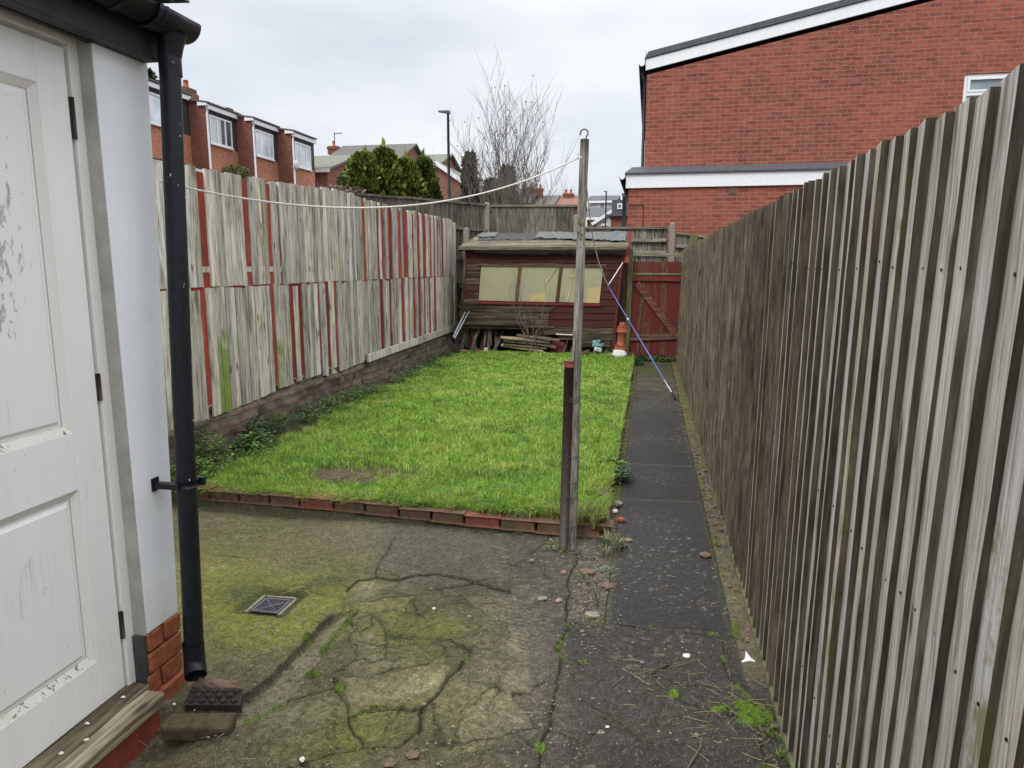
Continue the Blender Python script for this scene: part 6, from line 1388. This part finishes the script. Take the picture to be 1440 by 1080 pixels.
# shrub in front of the third house
def leaf_cloud(m, c, r, n, ls, cols, shape=None):
    for _ in range(n):
        while True:
            v = Vector((random.uniform(-1, 1), random.uniform(-1, 1), random.uniform(-1, 1)))
            if v.length <= 1 and v.length > .25: break
        p = Vector(c)+Vector((v.x*r[0], v.y*r[1], v.z*r[2]))
        d = (v.normalized()+Vector((random.uniform(-.9, .9), random.uniform(-.9, .9), random.uniform(-.4, 1)))).normalized(); s = d.cross(Vector((random.uniform(-1, 1), random.uniform(-1, 1), random.uniform(-1, 1)))).normalized()*ls*.38
        col = random.choice(cols); k = random.uniform(.6, 1.4); col = tuple(q*k for q in col); l = ls*random.uniform(.6, 1.3)
        m._add([p, p+d*l*.5+s, p+d*l, p+d*l*.5-s], [(0, 1, 2, 3)], 0, col)
c = PX(332, 236, -17.2); m = MB(); leaf_cloud(m, c-Vector((0, 0, .25)), (.5, .75, .28), 900, .12, [(.12, .13, .05), (.2, .16, .08), (.07, .09, .03)]); leaf_cloud(m, c+Vector((0, .0, -.4)), (.6, .9, .5), 300, .12, [(.12, .13, .05)]); tag(recenter(m.build('shrub', 'leaf')), 'brownish round shrub in front of the brick terraced houses', 'shrub')
# ================================================================== HOUSES FURTHER BACK
def simple_house(label, x0, x1, y0, y1, zw, zr, ridge, wall='far_brick', roof='roof_tile', windows=(), chim=(), group=None, over=.25, name='house', verge=True, cat='house'):
    h = thing(name, label, cat, ((x0+x1)/2, (y0+y1)/2, 0), group)
    m = MB(); m.box((x0, y0, 0), (x1, y1, zw))
    xm, ym = (x0+x1)/2, (y0+y1)/2
    if ridge == 'y': m._add([(x0, y0, zw), (x1, y0, zw), (xm, y0, zr), (x0, y1, zw), (x1, y1, zw), (xm, y1, zr)], [(0, 1, 2), (5, 4, 3)])
    else: m._add([(x0, y0, zw), (x0, y1, zw), (x0, ym, zr), (x1, y0, zw), (x1, y1, zw), (x1, ym, zr)], [(2, 1, 0), (3, 4, 5)])
    m.build('wall', wall, h)
    m = MB(); o_ = over; t = .12
    if ridge == 'y':
        sl_ = (zr-zw)/(xm-x0)
        for sx in (-1, 1):
            xe = xm+sx*(xm-x0+o_); ze_ = zw-sl_*o_
            m._add([(xe, y0-o_, ze_), (xm, y0-o_, zr), (xm, y1+o_, zr), (xe, y1+o_, ze_), (xe, y0-o_, ze_+t), (xm, y0-o_, zr+t), (xm, y1+o_, zr+t), (xe, y1+o_, ze_+t)], [(0, 1, 2, 3), (7, 6, 5, 4), (0, 4, 5, 1), (1, 5, 6, 2), (2, 6, 7, 3), (3, 7, 4, 0)])
    else:
        sl_ = (zr-zw)/(ym-y0)
        for sy in (-1, 1):
            yy = ym+sy*(ym-y0+o_); ze_ = zw-sl_*o_
            m._add([(x0-o_, yy, ze_), (x0-o_, ym, zr), (x1+o_, ym, zr), (x1+o_, yy, ze_), (x0-o_, yy, ze_+t), (x0-o_, ym, zr+t), (x1+o_, ym, zr+t), (x1+o_, yy, ze_+t)], [(0, 1, 2, 3), (7, 6, 5, 4), (0, 4, 5, 1), (1, 5, 6, 2), (2, 6, 7, 3), (3, 7, 4, 0)])
    m.build('roof', roof, h)
    if verge:
        m = MB()
        if ridge == 'y':
            for sx in (-1, 1): m.plank((xm+sx*(xm-x0+o_), y0-o_-.02, zw-sl_*o_+.0), (xm, y0-o_-.02, zr+.0), .22, .03, (0, 1, 0), j=0)
        else: m.box((x0-o_, y0-o_-.03, zw-sl_*o_-.12), (x1+o_, y0-o_-.005, zw-sl_*o_+.08))
        m.build('fascia', 'white_upvc', h)
    for a, b, c_, d_ in windows:      # x0,z0,x1,z1 on the facing wall
        f = MB(); f.box((a, y0-.05, b), (c_, y0-.002, d_)); f.box((a-.05, y0-.09, b-.08), (c_+.05, y0-.002, b-.001)); o2 = f.build('window', 'white_upvc', h)
        n_ = max(1, round((c_-a)/.9)); g = MB()
        for k in range(n_): g.quad([(a+.08+(c_-a-.08)*k/n_, y0-.055, b+.08), (a+(c_-a-.08)*(k+1)/n_, y0-.055, b+.08), (a+(c_-a-.08)*(k+1)/n_, y0-.055, d_-.08), (a+.08+(c_-a-.08)*k/n_, y0-.055, d_-.08)])
        g.build('pane', 'window_glass', o2)
    for a, b, z0, z1, w_, pots in chim:
        f = MB(); f.box((a-w_/2, b-w_*.35, z0), (a+w_/2, b+w_*.35, z1)); f.box((a-w_/2-.05, b-w_*.35-.05, z1-.2), (a+w_/2+.05, b+w_*.35+.05, z1-.08))
        for k in range(pots): f.tube([(a-w_/2+w_*(k+.5)/pots, b, z1), (a-w_/2+w_*(k+.5)/pots, b, z1+.35)], [.11, .09], 8, mi=1)
        f.build('chimney', ['red_brick_bright', 'terracotta'], h)
    return h
Y1 = 42
a = PY(447, 0, Y1).x; b = PY(560, 0, Y1).x; zw = PY(480, 236, Y1).z; zr = PY(480, 206, Y1+4).z
w0 = PY(468, 262, Y1); w1 = PY(492, 241, Y1)
simple_house('low brown roofed brick house left of the conifer hedge', PY(446, 230, Y1).x, PY(548, 230, Y1).x, Y1, Y1+9, zw, zr, 'x', windows=[(w0.x, w0.z, w1.x, w1.z)], roof='roof_tile', chim=[(PY(470, 215, Y1+4).x, Y1+4, zr-.5, PY(470, 206, Y1+4).z, .7, 1)])
w0 = PY(443, 232, 38)
simple_house('brick house end with a pale roof edge beside the terraced row', PY(441, 232, 38).x-3, PY(460, 232, 38).x, 38, 46, PY(450, 238, 38).z, PY(450, 222, 42).z, 'x', roof='roof_tile_green')
Y2 = 46
simple_house('long green grey roofed house behind the conifer hedge with two brick chimneys', PY(500, 230, Y2).x, PY(606, 230, Y2).x, Y2, Y2+9, PY(560, 240, Y2).z, PY(560, 221, Y2+4.5).z, 'x', roof='roof_tile_green',
    chim=[(PY(523, 0, Y2+4).x, Y2+4.3, 8, PY(523, 212, Y2+4).z, .9, 0), (PY(581, 0, Y2+4).x, Y2+4.3, 8, PY(581, 216, Y2+4).z, .9, 1)])
Y3 = 40; gx0, gx1 = PY(560, 240, Y3).x, PY(668, 262, Y3).x; gzr = PY(616, 229, Y3).z; gzw = PY(668, 267, Y3).z
simple_house('pale orange brick gable end to the left of the bare tree', gx0, gx1, Y3, Y3+8, gzw, gzr, 'y', roof='roof_tile_green', wall='terrace_brick_front' if False else 'far_brick')
# antenna
an = PY(470, 186, 46); m = MB(); m.tube([(an.x, 46, 9.5), (an.x, 46, an.z)], .03, 6); m.tube([(an.x, 46, an.z-.1), (an.x+.55, 46, an.z-.05)], .02, 5)
for k in range(4): m.tube([(an.x+.12*k+.1, 45.8, an.z-.09), (an.x+.12*k+.1, 46.2, an.z-.09)], .012, 5)
tag(recenter(m.build('aerial', 'lamp_metal')), 'television aerial on the chimney above the low brown roof', 'aerial')
# far row
Y4 = 62
for i, (a, b, ztop, zeave, rf_, lb_, ch) in enumerate((
    (712, 744, 271, 286, 'slate_edge', 'grey roofed brick house just right of the bare tree', ((743, 264, 1.0, 2),)),
    (746, 776, 277, 290, 'roof_tile', 'brown roofed brick house between two pairs of red chimneys', ((758, 265, .9, 2),)),
    (778, 812, 277, 290, 'roof_tile_red', 'red roofed house just left of the washing line pole', ((803, 272, .9, 2),)))):
    yy = Y4+i*.6; simple_house(lb_, PY(a, 280, yy).x, PY(b, 280, yy).x, yy, yy+8, PY(a, zeave, yy).z, PY(a, ztop, yy+4).z, 'x', roof=rf_, chim=[(PY(q[0], 0, yy+3).x, yy+3, 5, PY(q[0], q[1], yy+3).z, q[2], q[3]) for q in ch], group='distant red chimneyed houses above the middle fence', wall='red_brick_plain', verge=False)
yy = 66; w0 = PY(843, 293, yy); w1 = PY(851, 285, yy); w2 = PY(832, 293, yy); w3 = PY(840, 286, yy); w4, w5 = PY(853, 293, yy), PY(861, 286, yy)
simple_house('distant white house with dark windows right of the pole', PY(829, 283, yy).x, PY(865, 283, yy).x, yy, yy+8, PY(840, 283, yy).z, PY(840, 277, yy+4).z, 'x', wall='render_far', roof='slate_edge', windows=[(w0.x, w0.z, w1.x, w1.z)])
yy = 52; simple_house('small white gabled house front below the distant white house', PY(838, 300, yy).x, PY(893, 300, yy).x, yy, yy+7, PY(860, 312, yy).z, PY(865, 294, yy).z, 'y', wall='render_far', roof='slate_edge', windows=[(PY(846, 316, yy).x, PY(846, 316, yy).z, PY(854, 309, yy).x, PY(854, 309, yy).z)])
yy = 54; simple_house('dark slated roof with skylight beside the pole', PY(826, 300, yy).x, PY(853, 300, yy).x, yy, yy+8, PY(830, 306, yy).z, PY(830, 294, yy+4).z, 'x', wall='red_brick_plain', roof='slate_edge')
yy = 46; dh = simple_house('dark grey clad house with one white window beside the brick gable', PY(859, 300, yy).x, PY(884, 300, yy).x, yy, yy+7, PY(870, 304, yy).z, PY(870, 303, yy).z+.05, 'x', wall='red_brick_bright', roof='slate_edge', verge=False)
m = MB(); a, b = PY(860, 304, yy-.3), PY(883, 281, yy-.3); m.box((a.x, yy-.3, a.z), (b.x, yy+5, b.z)); m.build('clad_storey', 'slate_edge', dh)
a, b = PY(868, 294, yy-.32), PY(875, 286, yy-.32); f = MB(); f.box((a.x, yy-.36, a.z), (b.x, yy-.302, b.z)); o2 = f.build('window', 'white_upvc', dh); g = MB(); g.quad([(a.x+.07, yy-.365, a.z+.07), (b.x-.07, yy-.365, a.z+.07), (b.x-.07, yy-.365, b.z-.07), (a.x+.07, yy-.365, b.z-.07)]); g.build('pane', 'window_glass', o2)
m = MB(); a = PY(878, 284, 40); b = PY(878, 272, 40); m.tube([(a.x, 40, 0), (a.x, 40, b.z-.15)], .11, 10); m.tube([(a.x, 40, b.z-.15), (a.x, 40, b.z)], .15, 10); tag(recenter(m.build('flue_pipe', 'lamp_metal')), 'grey metal flue standing against the corner of the gable house', 'flue')
# lamps
def lamp(px, ptop, pbase, Y, hx, label):
    t = PY(px, ptop, Y); l = thing('street_lamp', label, 'street lamp', (t.x, Y, 0)); m = MB(); m.tube([(t.x, Y, 0), (t.x, Y, t.z)], [.07, .045], 8); m.build('post', 'lamp_metal', l)
    hd = PY(hx, ptop-1, Y); m = MB(); m._add([(t.x+.06, Y-.1, t.z), (t.x+.06, Y+.1, t.z), (hd.x, Y+.08, t.z+.07), (hd.x, Y-.08, t.z+.07), (t.x+.06, Y-.1, t.z+.10), (t.x+.06, Y+.1, t.z+.10), (hd.x, Y+.08, t.z+.11), (hd.x, Y-.08, t.z+.11)], [(3, 2, 1, 0), (4, 5, 6, 7), (0, 1, 5, 4), (1, 2, 6, 5), (2, 3, 7, 6), (3, 0, 4, 7)]); m.build('lantern', 'lamp_metal', l)
lamp(630, 160, 272, 26, 617, 'grey street lamp standing to the left of the bare tree')
lamp(852.5, 271, 310, 50, 849, 'small far street lamp between the pole and the brick gable')

# ================================================================== TREES
def bark_tree(name, label, base, stems, lean, height, r0, group=None, seed=1, leaves=0, depth=3):
    rs = random.Random(seed); t = thing(name, label, 'tree', base, group); m = MB(); tips = []; m2 = MB()
    def grow(mb_, p, d, L_, r, lv):
        n = 5; pts = [p]; rr = [r]
        for k in range(n):
            d = (d+Vector((rs.uniform(-.13, .13), rs.uniform(-.13, .13), rs.uniform(-.02, .12)))).normalized(); pts.append(pts[-1]+d*L_/n); rr.append(r*(1-.75*(k+1)/n) if lv else r*(1-.5*(k+1)/n))
        mb_.tube(pts, rr, 7 if lv < 2 else 4, cap=False, tint=(.5, .5, .5))
        tips.append(pts[-1])
        if lv >= depth: return
        nb = {0: 9, 1: 6, 2: 4, 3: 2}.get(lv, 2)
        for k in range(nb):
            f = .25+.75*(k+rs.random())/nb; i = min(int(f*n), n-1); q = pts[i].lerp(pts[i+1], f*n-i) if i < n else pts[-1]
            a = rs.uniform(0, 6.283); side = Vector((math.cos(a), math.sin(a), 0)); dd = (d*.9+side*rs.uniform(.35, .7)+Vector((0, 0, .25))).normalized()
            grow(m2, q, dd, L_*rs.uniform(.42, .68), max(rr[i]*.5, .0062), lv+1)
    for s in range(stems):
        a = rs.uniform(0, 6.283); d = Vector((math.cos(a)*lean*rs.uniform(.3, 1), math.sin(a)*lean*.6, 1)).normalized()
        grow(m, Vector(base)+Vector((math.cos(a)*.08, math.sin(a)*.08, 0)), d, height*rs.uniform(.5, .62), r0*rs.uniform(.7, 1), 0)
    m.build('trunk', 'bark', t); cr = m2.build('branches', 'bark', t)
    if leaves:
        m3 = MB()
        for _ in range(leaves):
            p = rs.choice(tips)+Vector((rs.uniform(-.1, .1), rs.uniform(-.1, .1), -.05)); m3.quad([p, p+Vector((.02, 0, -.02)), p+Vector((.03, .01, -.075)), p+Vector((-.01, 0, -.05))], 0, (.12, .07, .04))
        m3.build('dead_leaves', 'leaf', t)
    return t
b = PY(708, 290, 24); bark_tree('bare_tree', 'tall leafless tree with upright twigs right of the street lamp', (b.x, 24, 0), 4, .26, PY(700, 98, 24).z*.94, .075, seed=5, leaves=60)
b = PY(722, 290, 22); bark_tree('bare_tree', 'lower spreading leafless tree leaning right toward the washing line', (b.x, 22, 0), 3, .28, PY(760, 165, 22).z*.9, .05, seed=14, leaves=40)
b = PY(655, 290, 25); bark_tree('bare_tree', 'slight leafless tree with pale twigs behind the street lamp', (b.x, 25, 0), 3, .25, PY(640, 175, 25).z*.8, .035, seed=23)
b = PY(800, 290, 70); bark_tree('bare_tree', 'very distant bare tree behind the red chimneys', (PY(795, 280, 75).x, 75, 0), 4, .5, PY(795, 255, 75).z*.98, .1, seed=31, depth=3)

def conifer(name, label, base, h, r, cols, n, ls, group=None, seed=1, twiggy_=0, taper=1.0, trunk=True):
    rs = random.Random(seed); t = thing(name, label, 'tree', base, group)
    m = MB(); m.tube([base, (base[0], base[1], h*.93)], [.09, .02], 6); m.build('trunk', 'bark', t)
    m = MB(); B = Vector(base)
    lobes = [(rs.uniform(0, 6.283), rs.uniform(0, 1), rs.uniform(.6, 1.25)) for _ in range(40)]
    for _ in range(n):
        z = rs.random()**.85; a = rs.uniform(0, 6.283)
        env = (1-z)**taper*.95+.06
        bump_ = .74+.42*mn.noise(Vector((math.cos(a)*2.2+seed, math.sin(a)*2.2, z*h*1.1)))+.22*mn.noise(Vector((math.cos(a)*6, math.sin(a)*6+seed, z*h*3)))
        rr = r*env*bump_*(rs.uniform(.55, 1.06)**.5)
        p = B+Vector((math.cos(a)*rr, math.sin(a)*rr, .2+z*(h-.2)))
        d = Vector((math.cos(a)*rs.uniform(.3, 1), math.sin(a)*rs.uniform(.3, 1), rs.uniform(.0, 1.1))).normalized(); l = ls*rs.uniform(.5, 1.4)
        s = d.cross(Vector((rs.uniform(-1, 1), rs.uniform(-1, 1), rs.uniform(-1, 1)))).normalized()*l*.30
        ci = rs.choice(cols); tip = .7+.6*mn.noise(p*3.0)+.35*rs.random(); col = tuple(max(0, q*tip) for q in ci)
        m._add([p-s*.4, p+d*l*.5-s, p+d*l, p+d*l*.5+s], [(0, 1, 2, 3)], 0, col)
    if twiggy_:
        for _ in range(twiggy_):
            z = rs.uniform(.78, 1.0); a = rs.uniform(0, 6.283); p = B+Vector((math.cos(a)*r*(1-z)*.9, math.sin(a)*r*(1-z)*.9, z*h))
            for q in range(7): d = Vector((rs.uniform(-.35, .35), rs.uniform(-.35, .35), 1)).normalized(); pp_ = p+Vector((0, 0, q*.05)); s = Vector((.02, 0, 0)); m._add([pp_-s, pp_+d*.10+s, pp_+d*.2, pp_+d*.1-s*2], [(0, 1, 2, 3)], 0, cols[0])
    m.build('crown', 'leaf', t); return t
GOLD = [(.24, .28, .045), (.15, .20, .035), (.05, .085, .018), (.32, .34, .07), (.03, .05, .012), (.11, .15, .03)]
gG = 'golden green conifers behind the left fence'
for i, (px, pt_, w_, lb_, sd) in enumerate(((512, 212, 52, 'tall golden green conifer at the left of the conifer row', 3), (541, 206, 50, 'tallest golden green conifer in the conifer row', 5), (572, 222, 38, 'golden conifer with yellow tips third along the conifer row', 8), (596, 219, 34, 'darker narrow conifer at the right end of the conifer row', 11), (489, 240, 34, 'low greyish conifer shrub at the left foot of the conifer row', 14))):
    yy = 19+.5*i; tpz = PY(px, pt_, yy).z; rad = abs(PY(px+w_, 250, yy).x-PY(px, 250, yy).x)*.95
    conifer('conifer', lb_, (PY(px, 250, yy).x, yy, 0), tpz*.97, rad*1.35, GOLD if i < 3 else ([(.10, .13, .03), (.05, .08, .02), (.15, .18, .04)] if i == 3 else [(.13, .13, .07), (.07, .09, .03)]), 17000 if i < 4 else 5000, .15, gG, sd, 10, .55)
DKC = [(.03, .05, .025), (.05, .07, .035), (.02, .035, .015), (.07, .085, .05)]
for px, pt_, w_, yy, lb_, sd in ((661, 222, 17, 26, 'small dark conifer just right of the street lamp post', 21), (713, 240, 22, 27, 'dark ragged conifer behind the bare tree above the middle post', 25), (690, 258, 26, 28, 'low dark evergreen between the two dark conifers', 27)):
    tpz = PY(px, pt_, yy).z; conifer('conifer', lb_, (PY(px, 250, yy).x, yy, 0), tpz, abs(PY(px+w_, 250, yy).x-PY(px, 250, yy).x), DKC, 5000, .25, None, sd, 0, .8)
tpz = PY(212, 104, 48).z; conifer('conifer', 'dark spiky conifer top showing between the white pier and the downpipe', (PY(205, 110, 48).x, 48, 0), tpz, 3.2, DKC, 4000, .6, None, 33, 0, .9)
m = MB(); c = PY(470, 262, 17.5); leaf_cloud(m, c-Vector((0, 0, .25)), (.9, .5, .22), 500, .10, [(.17, .12, .085), (.10, .085, .06), (.22, .16, .12)]); twiggy(m, (c.x, c.y, c.z-.9), 14, .95, .6, .008, 1); leaf_cloud(m, c+Vector((0, 0, -1.2)), (1.0, .6, 1.0), 900, .12, [(.12, .09, .06)]); tag(recenter(m.build('bare_shrub', 'leaf')), 'pinkish bare hedge twigs at the left foot of the conifers', 'shrub')
